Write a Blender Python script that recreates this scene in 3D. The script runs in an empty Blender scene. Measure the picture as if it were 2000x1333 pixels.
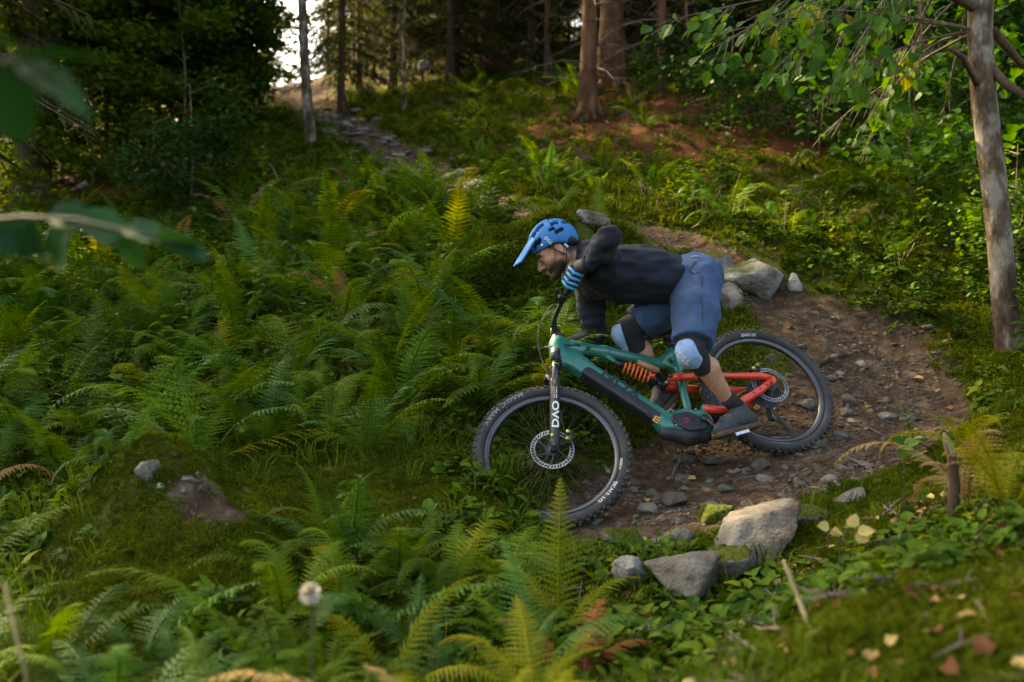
import bpy, math, random
import numpy as np
from mathutils import Matrix, Vector, Euler, Quaternion

random.seed(7)
rng = np.random.default_rng(11)
C = bpy.context.scene.collection
scene = bpy.context.scene

# ---------------------------------------------------------------- camera
FPX = 1894.22                     # focal length in pixels of a 2000 px wide frame
cam_d = bpy.data.cameras.new('camera')
cam_d.sensor_width = 36.0
cam_d.lens = 36.0 * FPX / 2000.0
cam_d.clip_start = 0.05
cam_d.clip_end = 2000.0
cam_d.dof.use_dof = True
cam_d.dof.focus_distance = 4.72
cam_d.dof.aperture_fstop = 1.9
cam_d.dof.aperture_blades = 9
cam = bpy.data.objects.new('camera', cam_d)
cam.location = (0, 0, 0)
cam.rotation_euler = (math.radians(90), 0, 0)
C.objects.link(cam)
scene.camera = cam

# ---------------------------------------------------------------- sky, sun, exposure
SUN_AZ = math.radians(-50)        # measured from +Y (view direction) towards +X
SUN_EL = math.radians(40)
world = bpy.data.worlds.new('World')
scene.world = world
world.use_nodes = True
wn = world.node_tree
wn.nodes.clear()
sky = wn.nodes.new('ShaderNodeTexSky')
sky.sky_type = 'NISHITA'
sky.sun_disc = False
sky.sun_elevation = SUN_EL
sky.sun_rotation = SUN_AZ
sky.air_density = 0.7
sky.dust_density = 4.0
sky.ozone_density = 0.6
bgn = wn.nodes.new('ShaderNodeBackground')
bgn.inputs['Strength'].default_value = 0.15
wout = wn.nodes.new('ShaderNodeOutputWorld')
wn.links.new(sky.outputs['Color'], bgn.inputs['Color'])
wn.links.new(bgn.outputs['Background'], wout.inputs['Surface'])
sun_d = bpy.data.lights.new('sun', 'SUN')
sun_d.energy = 4.5
sun_d.angle = math.radians(0.55)
sun_d.color = (1.0, 0.84, 0.62)
sun = bpy.data.objects.new('sun', sun_d)
sdir = Vector((math.sin(SUN_AZ) * math.cos(SUN_EL), math.cos(SUN_AZ) * math.cos(SUN_EL), math.sin(SUN_EL)))
sun.rotation_euler = (-sdir).to_track_quat('-Z', 'Y').to_euler()
sun.location = sdir * 60
C.objects.link(sun)
vs = scene.view_settings
vs.view_transform = 'Standard'
vs.look = 'None'
vs.exposure = 2.58
vs.gamma = 1.0
vs.use_curve_mapping = False
vs.use_white_balance = True           # white balance set for open shade
vs.white_balance_temperature = 8500
vs.white_balance_tint = 4
scene.render.engine = 'CYCLES'
cy = scene.cycles
cy.use_denoising = True
cy.use_adaptive_sampling = True
cy.adaptive_threshold = 0.025
cy.max_bounces = 4
cy.diffuse_bounces = 2
cy.glossy_bounces = 2
cy.transmission_bounces = 2
cy.transparent_max_bounces = 4
cy.sample_clamp_indirect = 4.0
cy.caustics_reflective = False
cy.caustics_refractive = False

# ---------------------------------------------------------------- helpers
def V(*a):
    return np.array(a, float)

def px(x, y, d):
    """point at depth d (metres along the view axis) seen at photo position x, y"""
    return np.array([(x - 1000.0) / FPX * d, d, (666.5 - y) / FPX * d])

def unit(a):
    a = np.asarray(a, float)
    return a / (np.linalg.norm(a) + 1e-12)

def rotm(axis, a):
    x, y, z = unit(axis)
    K = np.array([[0, -z, y], [z, 0, -x], [-y, x, 0]])
    return np.eye(3) + math.sin(a) * K + (1 - math.cos(a)) * (K @ K)

def hash3(i, j, k, s=0):
    n = (i * 374761393 + j * 668265263 + k * 2147483647 + s * 1274126177) & 0xFFFFFFFF
    n = ((n ^ (n >> 13)) * 1274126177) & 0xFFFFFFFF
    n = (n ^ (n >> 16)) & 0xFFFFFF
    return n.astype(np.float64) / 0xFFFFFF * 2 - 1

def noise3(P, seed=0):
    P = np.asarray(P, float)
    I = np.floor(P).astype(np.int64)
    F = P - I
    F = F * F * (3 - 2 * F)
    r = 0
    for a in (0, 1):
        for b in (0, 1):
            for c in (0, 1):
                w = (F[..., 0] if a else 1 - F[..., 0]) * (F[..., 1] if b else 1 - F[..., 1]) * (F[..., 2] if c else 1 - F[..., 2])
                r = r + w * hash3(I[..., 0] + a, I[..., 1] + b, I[..., 2] + c, seed)
    return r

def noise2(x, y, seed=0):
    x = np.asarray(x, float); y = np.asarray(y, float)
    return noise3(np.stack([x, y, np.zeros_like(x) + 0.37], -1), seed)

def fbm2(x, y, oct=4, seed=0):
    r = 0; a = 1.0
    for o in range(oct):
        r = r + a * noise2(x * 2 ** o, y * 2 ** o, seed + o); a *= .5
    return r

class MB:
    """collects polygons, builds one mesh"""
    def __init__(s):
        s.v = []; s.f = []; s.n = 0; s.fm = []; s.cur = 0
    def add(s, verts, faces):
        verts = np.asarray(verts, float)
        o = s.n
        s.v.append(verts); s.n += len(verts)
        for f in faces:
            s.f.append([i + o for i in f]); s.fm.append(s.cur)
        return s
    def mesh(s, name):
        me = bpy.data.meshes.new(name)
        v = np.concatenate(s.v) if s.v else np.zeros((0, 3))
        me.from_pydata(v.tolist(), [], s.f)
        if any(s.fm):
            me.polygons.foreach_set('material_index', s.fm)
        me.update()
        return me
    # ---- shapes
    def box(s, c, h, M=None):
        c = np.asarray(c, float); h = np.asarray(h, float)
        P = np.array([[x, y, z] for x in (-1, 1) for y in (-1, 1) for z in (-1, 1)], float) * h
        if M is not None: P = P @ np.asarray(M).T
        return s.add(P + c, [(0, 1, 3, 2), (4, 6, 7, 5), (0, 4, 5, 1), (2, 3, 7, 6), (0, 2, 6, 4), (1, 5, 7, 3)])
    def tube(s, pts, rad, n=8, cap=True, flat=1.0):
        pts = np.asarray(pts, float); m = len(pts)
        rad = np.broadcast_to(np.asarray(rad, float), (m,))
        T = np.gradient(pts, axis=0)
        T /= np.linalg.norm(T, axis=1)[:, None] + 1e-12
        a = unit(np.cross(T[0], [0.13, 0.31, 0.94] if abs(T[0][2]) < .9 else [1, 0.1, 0]))
        ang = np.arange(n) / n * 2 * math.pi
        ver = []
        for i in range(m):
            a = unit(a - T[i] * (a @ T[i])); b = np.cross(T[i], a)
            ver.append(pts[i] + rad[i] * (np.cos(ang)[:, None] * a + flat * np.sin(ang)[:, None] * b))
        fs = []
        for i in range(m - 1):
            for j in range(n):
                k = (j + 1) % n
                fs.append((i * n + j, i * n + k, (i + 1) * n + k, (i + 1) * n + j))
        if cap:
            fs.append(tuple(range(n))[::-1]); fs.append(tuple((m - 1) * n + j for j in range(n)))
        return s.add(np.concatenate(ver), fs)
    def lathe(s, prof, c, ax, e1, e2, n=48, closed=False):
        """prof: list of (radius, offset along ax)"""
        prof = np.asarray(prof, float); m = len(prof)
        ang = np.arange(n) / n * 2 * math.pi
        c, ax, e1, e2 = map(lambda q: np.asarray(q, float), (c, ax, e1, e2))
        d = np.cos(ang)[:, None] * e1 + np.sin(ang)[:, None] * e2
        ver = np.concatenate([c + r * d + o * ax for r, o in prof])
        fs = []
        for i in range(m if closed else m - 1):
            i2 = (i + 1) % m
            for j in range(n):
                k = (j + 1) % n
                fs.append((i * n + j, i * n + k, i2 * n + k, i2 * n + j))
        return s.add(ver, fs)
    def sphere(s, c, r, n=10, m=6):
        r = np.broadcast_to(np.asarray(r, float), (3,))
        ver = [V(0, 0, 1)]
        for i in range(1, m):
            t = math.pi * i / m
            for j in range(n):
                p = 2 * math.pi * j / n
                ver.append(V(math.sin(t) * math.cos(p), math.sin(t) * math.sin(p), math.cos(t)))
        ver.append(V(0, 0, -1))
        fs = [(0, 1 + j, 1 + (j + 1) % n) for j in range(n)]
        for i in range(m - 2):
            for j in range(n):
                k = (j + 1) % n; a = 1 + i * n
                fs.append((a + j, a + n + j, a + n + k, a + k))
        l = len(ver) - 1; a = 1 + (m - 2) * n
        fs += [(l, a + (j + 1) % n, a + j) for j in range(n)]
        return s.add(np.array(ver) * r + c, fs)

def fast_mesh(name, verts, faces):
    """faces: (n,k) int array"""
    verts = np.asarray(verts, np.float32); faces = np.asarray(faces, np.int32)
    me = bpy.data.meshes.new(name)
    me.vertices.add(len(verts)); me.vertices.foreach_set('co', verts.ravel())
    k = faces.shape[1]
    me.loops.add(faces.size); me.loops.foreach_set('vertex_index', faces.ravel())
    me.polygons.add(len(faces))
    me.polygons.foreach_set('loop_start', np.arange(0, faces.size, k, dtype=np.int32))
    me.polygons.foreach_set('loop_total', np.full(len(faces), k, np.int32))
    me.update(calc_edges=True)
    return me

def smooth(me, on=True):
    me.polygons.foreach_set('use_smooth', np.full(len(me.polygons), on))
    return me

def ob(name, data, mat=None, parent=None, sm=False, M=None):
    if isinstance(data, MB): data = data.mesh(name)
    if sm: smooth(data)
    if mat is not None and data is not None:
        for m_ in (mat if isinstance(mat, (list, tuple)) else [mat]):
            if len(data.materials) < len(mat if isinstance(mat, (list, tuple)) else [mat]):
                data.materials.append(m_)
    o = bpy.data.objects.new(name, data)
    C.objects.link(o)
    if parent is not None: o.parent = parent
    if M is not None: o.matrix_local = M
    return o

def tag(o, label=None, cat=None, group=None, kind=None):
    if label: o['label'] = label
    if cat: o['category'] = cat
    if group: o['group'] = group
    if kind: o['kind'] = kind
    return o

def empty(name, loc=(0, 0, 0), rot=None):
    o = bpy.data.objects.new(name, None)
    o.empty_display_size = .1
    C.objects.link(o)
    o.location = loc
    if rot is not None: o.rotation_euler = rot
    return o

def mat4(R, t=(0, 0, 0)):
    M = Matrix.Identity(4)
    for i in range(3):
        for j in range(3): M[i][j] = float(R[i][j])
        M[i][3] = float(t[i])
    return M

# ---- signed distance modelling
def sd_cone(P, a, b, ra, rb):
    a = np.asarray(a, float); b = np.asarray(b, float); ab = b - a
    t = np.clip(((P - a) @ ab) / (ab @ ab), 0, 1)
    return np.linalg.norm(P - a - t[..., None] * ab, axis=-1) - (ra + (rb - ra) * t)

def sd_chain(P, pts, rad, k=.02):
    d = None
    for i in range(len(pts) - 1):
        e = sd_cone(P, pts[i], pts[i + 1], rad[i], rad[i + 1])
        d = e if d is None else smin(d, e, k)
    return d

def sd_ell(P, c, r, M=None):
    Q = P - np.asarray(c, float)
    if M is not None: Q = Q @ np.asarray(M)      # columns of M are the axes
    r = np.asarray(r, float)
    k0 = np.linalg.norm(Q / r, axis=-1); k1 = np.linalg.norm(Q / (r * r), axis=-1) + 1e-9
    return k0 * (k0 - 1) / k1

def sd_box(P, c, h, M=None, rnd=.005):
    Q = P - np.asarray(c, float)
    if M is not None: Q = Q @ np.asarray(M)
    q = np.abs(Q) - (np.asarray(h, float) - rnd)
    return np.linalg.norm(np.maximum(q, 0), axis=-1) + np.minimum(q.max(-1), 0) - rnd

def smin(a, b, k):
    h = np.clip(.5 + .5 * (b - a) / k, 0, 1)
    return b * (1 - h) + a * h - k * h * (1 - h)

def smax(a, b, k):
    return -smin(-a, -b, k)

def sdf_mesh(name, fn, lo, hi, vox):
    lo = np.asarray(lo, float); hi = np.asarray(hi, float)
    n = np.ceil((hi - lo) / vox).astype(int) + 1
    ax = [lo[i] + vox * np.arange(n[i]) for i in range(3)]
    B = 6
    nb = (n + B - 1) // B
    cax = [lo[i] + vox * (B * np.arange(nb[i]) + (B - 1) / 2) for i in range(3)]
    cv = fn(np.stack(np.meshgrid(*cax, indexing='ij'), -1).reshape(-1, 3)).reshape(tuple(nb))
    big = np.repeat(np.repeat(np.repeat(np.where(cv < 0, -1, 1).astype(np.float32), B, 0), B, 1), B, 2)
    flag = np.argwhere(np.abs(cv) < vox * B * .87 * 1.35 + .012)
    loc = np.stack(np.meshgrid(*[np.arange(B)] * 3, indexing='ij'), -1).reshape(-1, 3)
    for i in range(0, len(flag), 2500):
        I = (flag[i:i + 2500, None, :] * B + loc).reshape(-1, 3)
        big[tuple(I.T)] = fn(lo + vox * I)
    val = big[:n[0], :n[1], :n[2]]
    val[0] = val[-1] = val[:, 0] = val[:, -1] = 1; val[:, :, 0] = val[:, :, -1] = 1
    ins = val < 0
    c = np.zeros(tuple(n - 1), np.int8)
    for a in (0, 1):
        for b in (0, 1):
            for d in (0, 1):
                c += ins[a:n[0] - 1 + a, b:n[1] - 1 + b, d:n[2] - 1 + d]
    cells = np.argwhere((c > 0) & (c < 8))
    idx = np.full(tuple(n - 1), -1, np.int64)
    idx[tuple(cells.T)] = np.arange(len(cells))
    acc = np.zeros((len(cells), 3)); cnt = np.zeros(len(cells))
    cor = [(a, b, d) for a in (0, 1) for b in (0, 1) for d in (0, 1)]
    for p in cor:
        for q in range(3):
            if p[q]: continue
            r = list(p); r[q] = 1
            v0 = val[cells[:, 0] + p[0], cells[:, 1] + p[1], cells[:, 2] + p[2]]
            v1 = val[cells[:, 0] + r[0], cells[:, 1] + r[1], cells[:, 2] + r[2]]
            m = (v0 < 0) != (v1 < 0)
            t = np.where(m, v0 / np.where(m, v0 - v1, 1), 0)
            for e in range(3):
                acc[:, e] += np.where(m, p[e] + (t if e == q else 0), 0)
            cnt += m
    ver = lo + vox * (cells + acc / cnt[:, None])
    quads = []
    for q in range(3):
        o1, o2 = (q + 1) % 3, (q + 2) % 3
        s0 = [slice(None)] * 3; s1 = [slice(None)] * 3
        s0[q] = slice(0, -1); s1[q] = slice(1, None)
        A = ins[tuple(s0)]; B = ins[tuple(s1)]
        for flip, m in ((0, A & ~B), (1, ~A & B)):
            e = np.argwhere(m)
            if not len(e): continue
            e = e[(e[:, o1] > 0) & (e[:, o2] > 0)]
            def at(d1, d2):
                g = e.copy(); g[:, o1] -= d1; g[:, o2] -= d2
                return idx[tuple(g.T)]
            f = np.stack([at(1, 1), at(0, 1), at(0, 0), at(1, 0)], -1)
            if flip: f = f[:, ::-1]
            quads.append(f)
    quads = np.concatenate(quads)
    return smooth(fast_mesh(name, ver, quads))

# ---- materials
def nodes(name):
    m = bpy.data.materials.new(name); m.use_nodes = True
    nt = m.node_tree; nt.nodes.clear()
    out = nt.nodes.new('ShaderNodeOutputMaterial')
    return m, nt, out

def N(nt, t, **kw):
    n = nt.nodes.new(t)
    for k, v in kw.items():
        if k in n.inputs: n.inputs[k].default_value = v
        else: setattr(n, k, v)
    return n

def ramp(nt, stops):
    r = nt.nodes.new('ShaderNodeValToRGB'); e = r.color_ramp.elements
    while len(e) < len(stops): e.new(.5)
    for s_, (p, c) in zip(e, stops):
        s_.position = p; s_.color = (*c, 1) if len(c) == 3 else c
    return r

def mat(name, c1, c2=None, rough=.5, scale=20, metal=0, bump=0, bscale=None, coat=0, detail=4, spec=.5, sheen=0, obj=True):
    m, nt, out = nodes(name)
    b = N(nt, 'ShaderNodeBsdfPrincipled', Roughness=rough, Metallic=metal)
    b.inputs['Specular IOR Level'].default_value = spec
    b.inputs['Coat Weight'].default_value = coat
    b.inputs['Coat Roughness'].default_value = .15
    b.inputs['Sheen Weight'].default_value = sheen
    nt.links.new(b.outputs[0], out.inputs[0])
    tc = N(nt, 'ShaderNodeTexCoord')
    cout = tc.outputs['Object' if obj else 'Generated']
    b.inputs['Base Color'].default_value = (*c1, 1)
    if c2 is not None:
        no = N(nt, 'ShaderNodeTexNoise', Scale=scale, Detail=detail)
        nt.links.new(cout, no.inputs['Vector'])
        r = ramp(nt, [(.35, c1), (.68, c2)])
        nt.links.new(no.outputs['Fac'], r.inputs[0]); nt.links.new(r.outputs[0], b.inputs['Base Color'])
    if bump:
        nb = N(nt, 'ShaderNodeTexNoise', Scale=bscale or scale * 3, Detail=5)
        nt.links.new(cout, nb.inputs['Vector'])
        bm = N(nt, 'ShaderNodeBump', Strength=1.0, Distance=bump)
        nt.links.new(nb.outputs['Fac'], bm.inputs['Height']); nt.links.new(bm.outputs[0], b.inputs['Normal'])
    return m

def text_polys(s, size):
    cu = bpy.data.curves.new('t', 'FONT'); cu.body = s; cu.size = size; cu.align_x = 'CENTER'; cu.align_y = 'CENTER'
    cu.resolution_u = 3; cu.offset = size * .028
    o = bpy.data.objects.new('t', cu); C.objects.link(o)
    dg = bpy.context.evaluated_depsgraph_get()
    me = bpy.data.meshes.new_from_object(o.evaluated_get(dg))
    v = np.array([tuple(q.co) for q in me.vertices]); f = [tuple(p.vertices) for p in me.polygons]
    bpy.data.objects.remove(o); bpy.data.curves.remove(cu); bpy.data.meshes.remove(me)
    return v, f

def text_on(name, s, size, c, ex, ey, mat_, parent, thick=.0012, squash=1.0):
    """flat lettering: centre c, reading direction ex, letter-up ey; a thin slab"""
    v, f = text_polys(s, size)
    ex = unit(ex); ey = unit(ey); ez = np.cross(ex, ey)
    P = np.asarray(c) + v[:, :1] * ex * squash + v[:, 1:2] * ey + ez * thick
    return ob(name, MB().add(P, f), mat_, parent)
# ================================================================ the slope
# spot heights: photo position and distance of ground one can see, plus a few that carry the slope on behind and around
_cp = []
def G(x, y, d, drop=0.0):
    p = px(x, y, d); _cp.append((p[0], p[1], p[2] - drop))
def GX(x, y, z): _cp.append((x, y, z))
# under the wheels and the trail in front of the bike
GX(.179, 4.31, -.838); GX(1.362, 4.823, -.566); GX(.75, 4.55, -.71)
G(1300, 985, 4.30); G(1500, 950, 4.35); G(1700, 850, 4.9); G(1600, 900, 4.7); G(1800, 800, 5.15); G(1750, 700, 5.75)
G(1640, 930, 4.35); G(1350, 1040, 4.05)
# bank on the outside of the bend
G(1850, 640, 6.0); G(1970, 690, 5.6); G(1600, 600, 6.2); G(1480, 600, 6.25); G(1500, 470, 7.0); G(1650, 480, 7.0); G(1850, 500, 6.9)
G(1420, 690, 5.7); G(1560, 660, 5.75)
# trail behind the boulder, climbing away
G(1290, 462, 7.25); G(1180, 445, 7.5); G(930, 405, 8.4); G(850, 330, 10); G(700, 252, 13); G(610, 195, 18); G(575, 158, 24)
# hillside upper right
G(1600, 400, 8.0); G(1800, 330, 9.0); G(1400, 360, 9.0); G(1300, 270, 10.6); G(1155, 240, 12.0); G(1000, 300, 11.2); G(960, 140, 18)
G(1950, 200, 10.5); G(1650, 200, 11.5); G(1300, 130, 14.5); G(800, 190, 16)
# fern slope left (soil lies under the fronds)
G(1040, 620, 5.9, .05); G(980, 500, 6.9, .05); G(800, 520, 7.0, .18); G(700, 640, 5.9, .2); G(500, 600, 6.4, .2); G(400, 480, 8.6, .15)
G(150, 520, 8.8, .15); G(300, 720, 5.6, .22); G(80, 720, 5.6, .25); G(100, 850, 4.6, .22); G(500, 800, 4.9, .2); G(700, 800, 4.8, .15)
G(860, 900, 4.45, .04); G(950, 760, 5.2, .05); G(640, 420, 8.8, .1); G(550, 330, 10.8, .1); G(1000, 950, 4.35, .02); G(1010, 1000, 4.2, .04)
# mossy mound lower left and the hollow beside it
G(300, 930, 3.85); G(330, 1000, 3.65); G(120, 1010, 3.6, .1); G(60, 960, 3.9, .2); G(480, 960, 4.0, .08)
# foreground
G(400, 1120, 3.0, .15); G(150, 1200, 2.6, .15); G(100, 1320, 2.1, .15); G(600, 1180, 2.8, .15); G(800, 1100, 3.35, .1); G(800, 1300, 2.3, .15)
G(1100, 1120, 3.5, .05); G(1100, 1300, 2.4, .12); G(1350, 1150, 3.45, .02); G(1350, 1290, 2.35, .08); G(1550, 1130, 3.1, .03)
G(1600, 1190, 2.2); G(1800, 1150, 2.1); G(1980, 1160, 1.9); G(1650, 1320, 1.7); G(1900, 1320, 1.55)
G(1750, 1080, 2.8, .03); G(1900, 1010, 3.1, .03); G(1980, 900, 3.5, .08); G(1850, 930, 3.9, .05)
# out of frame
GX(-4, 2, -.75); GX(-6, 6, .1); GX(-9, 12, 1.6); GX(-14, 18, 3.2); GX(-8, 22, 5.0); GX(-16, 30, 6.5); GX(-5, 32, 6.9); GX(4, 30, 9.0); GX(10, 22, 8.4)
GX(6, 5, .8); GX(9, 9, 3.6); GX(14, 14, 6.5); GX(18, 30, 12); GX(4, 1.5, -.15); GX(2.6, 3.6, -.15); GX(0, 0, -1.05); GX(-2, -4, -2.2); GX(3, -4, -1.6); GX(-8, -2, -2.0); GX(9, 0, .6)
GX(-20, 8, .2); GX(20, 6, 4); GX(-20, 45, 8); GX(20, 45, 14); GX(0, 48, 8.5); GX(-30, 25, 4)
CP = np.array(_cp)
_n = len(CP)
def _tps(r2): return .5 * r2 * np.log(r2 + 1e-9)
_A = _tps(((CP[:, None, :2] - CP[None, :, :2]) ** 2).sum(-1)) + np.eye(_n) * .02
_B = np.c_[np.ones(_n), CP[:, :2]]
_S = np.zeros((_n + 3, _n + 3)); _S[:_n, :_n] = _A; _S[:_n, _n:] = _B; _S[_n:, :_n] = _B.T
_W = np.linalg.solve(_S, np.r_[CP[:, 2], 0, 0, 0])

TRAIL = np.array([(.42, 4.37), (.6, 4.44), (1.0, 4.58), (1.45, 4.80), (1.8, 5.02), (2.02, 5.35), (1.98, 5.8), (1.75, 6.3), (1.45, 6.9), (1.0, 7.45), (.45, 7.8), (-.1, 8.3), (-.5, 9.1), (-.85, 10), (-1.4, 11.5), (-2.1, 13), (-2.9, 15.2), (-3.7, 18), (-4.6, 21), (-5.4, 24), (-6.5, 30), (-7, 40)])
TW = np.array([.22, .36, .42, .44, .44, .42, .36, .22, .12, .07, .06, .08, .15, .20, .24, .26, .30, .4, .5, .6, 1.0, 1.5])
def trail_d(x, y):
    """signed-ish distance to the trail's edge (negative on the trail)"""
    x = np.asarray(x, float); y = np.asarray(y, float)
    best = np.full(x.shape, 1e9)
    for i in range(len(TRAIL) - 1):
        a, b = TRAIL[i], TRAIL[i + 1]; ab = b - a
        t = np.clip(((x - a[0]) * ab[0] + (y - a[1]) * ab[1]) / (ab @ ab), 0, 1)
        d = np.hypot(x - a[0] - t * ab[0], y - a[1] - t * ab[1]) - (TW[i] * (1 - t) + TW[i + 1] * t)
        best = np.minimum(best, d)
    return best + .10 * noise2(x * 2.2, y * 2.2, 5) + .05 * noise2(x * 7, y * 7, 6)
def base_h(x, y):
    sh = np.shape(x); x = np.ravel(x).astype(float); y = np.ravel(y).astype(float)
    out = np.empty(len(x))
    for i in range(0, len(x), 20000):
        X = x[i:i + 20000]; Y = y[i:i + 20000]
        r2 = (X[:, None] - CP[:, 0]) ** 2 + (Y[:, None] - CP[:, 1]) ** 2
        out[i:i + 20000] = _tps(r2) @ _W[:_n] + _W[_n] + _W[_n + 1] * X + _W[_n + 2] * Y
    return out.reshape(sh)
def sstep(a, b, x):
    t = np.clip((x - a) / (b - a), 0, 1); return t * t * (3 - 2 * t)
def H(x, y, td=None):
    x = np.asarray(x, float); y = np.asarray(y, float)
    z = base_h(x, y)
    if td is None: td = trail_d(x, y)
    off = sstep(-.05, .35, td)
    near = np.hypot(x - .8, y - 4.55)
    keep = sstep(.1, .8, np.minimum(np.hypot(x - .18, y - 4.31), np.hypot(x - 1.36, y - 4.82)))
    far = sstep(5, 14, y)
    z = z + off * (.075 * noise2(x * 1.3, y * 1.3, 31) + .045 * noise2(x * 3.1, y * 3.1, 32) + .022 * noise2(x * 7.5, y * 7.5, 33) + .012 * noise2(x * 17, y * 17, 34)) * (1 + 1.2 * far)
    z = z + (1 - off) * keep * (.018 * noise2(x * 4, y * 4, 35) + .012 * noise2(x * 11, y * 11, 36) + .006 * noise2(x * 28, y * 28, 37))
    z = z + .24 * np.exp(-(((x + 1.38) / .42) ** 2 + ((y - 3.78) / .30) ** 2))          # the mossy mound
    z = z - .05 * np.exp(-(np.maximum(0, td + .12) / .16) ** 2) * keep * (td < .3)      # the tread is worn in
    return z
def Hn(x, y, e=.03):
    x = np.asarray(x, float); y = np.asarray(y, float)
    dx = (H(x + e, y) - H(x - e, y)) / (2 * e); dy = (H(x, y + e) - H(x, y - e)) / (2 * e)
    n = np.stack([-dx, -dy, np.ones_like(dx)], -1)
    return n / np.linalg.norm(n, axis=-1, keepdims=True)

def axis_steps(parts):
    out = []
    for a, b, s in parts: out.append(np.arange(a, b, s))
    return np.concatenate(out + [[parts[-1][1]]])
gx = axis_steps([(-45, -16, 1.5), (-16, -7, .35), (-7, -3, .09), (-3, 3.4, .036), (3.4, 7, .09), (7, 16, .35), (16, 45, 1.5)])
gy = axis_steps([(-8, .6, .4), (.6, 7.6, .036), (7.6, 12, .07), (12, 20, .16), (20, 60, 1.0)])
GXX, GYY = np.meshgrid(gx, gy, indexing='ij')
TD = trail_d(GXX, GYY)
GZZ = H(GXX, GYY, TD)
nx_, ny_ = GXX.shape
I = np.arange(nx_ * ny_).reshape(nx_, ny_)
qf = np.stack([I[:-1, :-1], I[1:, :-1], I[1:, 1:], I[:-1, 1:]], -1).reshape(-1, 4)
gme = smooth(fast_mesh('hillside', np.stack([GXX, GYY, GZZ], -1).reshape(-1, 3), qf))
def vattr(me, name, val):
    a = me.attributes.new(name, 'FLOAT', 'POINT'); a.data.foreach_set('value', np.ravel(val).astype(np.float32))
vattr(gme, 'trail', 1 - sstep(-.10, .16, TD))
# bare soil on the cut bank outside the bend; needle litter under the spruces
bank = np.exp(-(((GXX - 2.15) / .55) ** 2 + ((GYY - 5.75) / .62) ** 2) ** 2)
mx_, my_ = -1.12, 3.58
vattr(gme, 'bank', np.maximum(bank, np.exp(-(((GXX - mx_) / .16) ** 2 + ((GYY - my_) / .10) ** 2) ** 2)))
def litter_mask(x, y):
    a = np.exp(-(((x - 1.5) / 2.5) ** 2 + ((y - 11.0) / 2.5) ** 2) ** 1.5)
    b_ = np.exp(-(((x + 5.2) / 1.8) ** 2 + ((y - 12.2) / 2.6) ** 2) ** 1.5)
    return np.clip(a + b_ + .42 * sstep(15, 19, y) + sstep(4.5, 6.5, x) * sstep(8, 10, y) * .6, 0, 1)
vattr(gme, 'litter', litter_mask(GXX, GYY))

M_ground, nt, out = nodes('forest_floor')
L_ = nt.links.new
b = N(nt, 'ShaderNodeBsdfPrincipled', Roughness=1.0); b.inputs['Specular IOR Level'].default_value = .04
L_(b.outputs[0], out.inputs[0])
tc = N(nt, 'ShaderNodeTexCoord')
def nz(sc, det=6, rough=.6):
    n_ = N(nt, 'ShaderNodeTexNoise', Scale=sc, Detail=det, Roughness=rough); L_(tc.outputs['Object'], n_.inputs['Vector']); return n_
n1, n2, n3, n4 = nz(2.2), nz(14), nz(60, 4), nz(5.5)
soil = ramp(nt, [(.25, (.022, .013, .008)), (.5, (.064, .041, .026)), (.75, (.145, .104, .070))])
L_(n2.outputs['Fac'], soil.inputs[0])
moss = ramp(nt, [(.30, (.018, .026, .003)), (.52, (.045, .062, .005)), (.72, (.105, .115, .010))])
L_(n2.outputs['Fac'], moss.inputs[0])
lit = ramp(nt, [(.3, (.034, .013, .006)), (.55, (.080, .032, .012)), (.8, (.14, .070, .030))])
L_(n3.outputs['Fac'], lit.inputs[0])
def mixc(fac, A, B):
    m_ = N(nt, 'ShaderNodeMix', data_type='RGBA'); L_(fac, m_.inputs[0]); L_(A, m_.inputs[6]); L_(B, m_.inputs[7]); return m_.outputs[2]
def attr(nm): return N(nt, 'ShaderNodeAttribute', attribute_name=nm).outputs['Fac']
rag = ramp(nt, [(.42, (0, 0, 0)), (.60, (1, 1, 1))]); L_(n4.outputs['Fac'], rag.inputs[0])
patch = N(nt, 'ShaderNodeMath', operation='MULTIPLY'); L_(rag.outputs[0], patch.inputs[0]); patch.inputs[1].default_value = .45
c = mixc(patch.outputs[0], moss.outputs[0], soil.outputs[0])
def thr(a, lo, hi):
    s1 = N(nt, 'ShaderNodeMath', operation='ADD'); L_(a, s1.inputs[0])
    s2 = N(nt, 'ShaderNodeMath', operation='MULTIPLY_ADD'); L_(n2.outputs['Fac'], s2.inputs[0]); s2.inputs[1].default_value = .7; s2.inputs[2].default_value = -.35
    L_(s2.outputs[0], s1.inputs[1])
    r_ = ramp(nt, [(lo, (0, 0, 0)), (hi, (1, 1, 1))]); L_(s1.outputs[0], r_.inputs[0]); return r_.outputs[0]
c = mixc(thr(attr('litter'), .35, .6), c, lit.outputs[0])
c = mixc(thr(attr('bank'), .35, .55), c, soil.outputs[0])
c = mixc(thr(attr('trail'), .4, .6), c, soil.outputs[0])
L_(c, b.inputs['Base Color'])
bm = N(nt, 'ShaderNodeBump', Strength=1.0, Distance=.02)
ad = N(nt, 'ShaderNodeMath', operation='MULTIPLY_ADD'); L_(n3.outputs['Fac'], ad.inputs[0]); ad.inputs[1].default_value = .5; L_(n2.outputs['Fac'], ad.inputs[2])
L_(ad.outputs[0], bm.inputs['Height']); L_(bm.outputs[0], b.inputs['Normal'])
hill = ob('hillside', gme, M_ground)
tag(hill, kind='structure')

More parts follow.
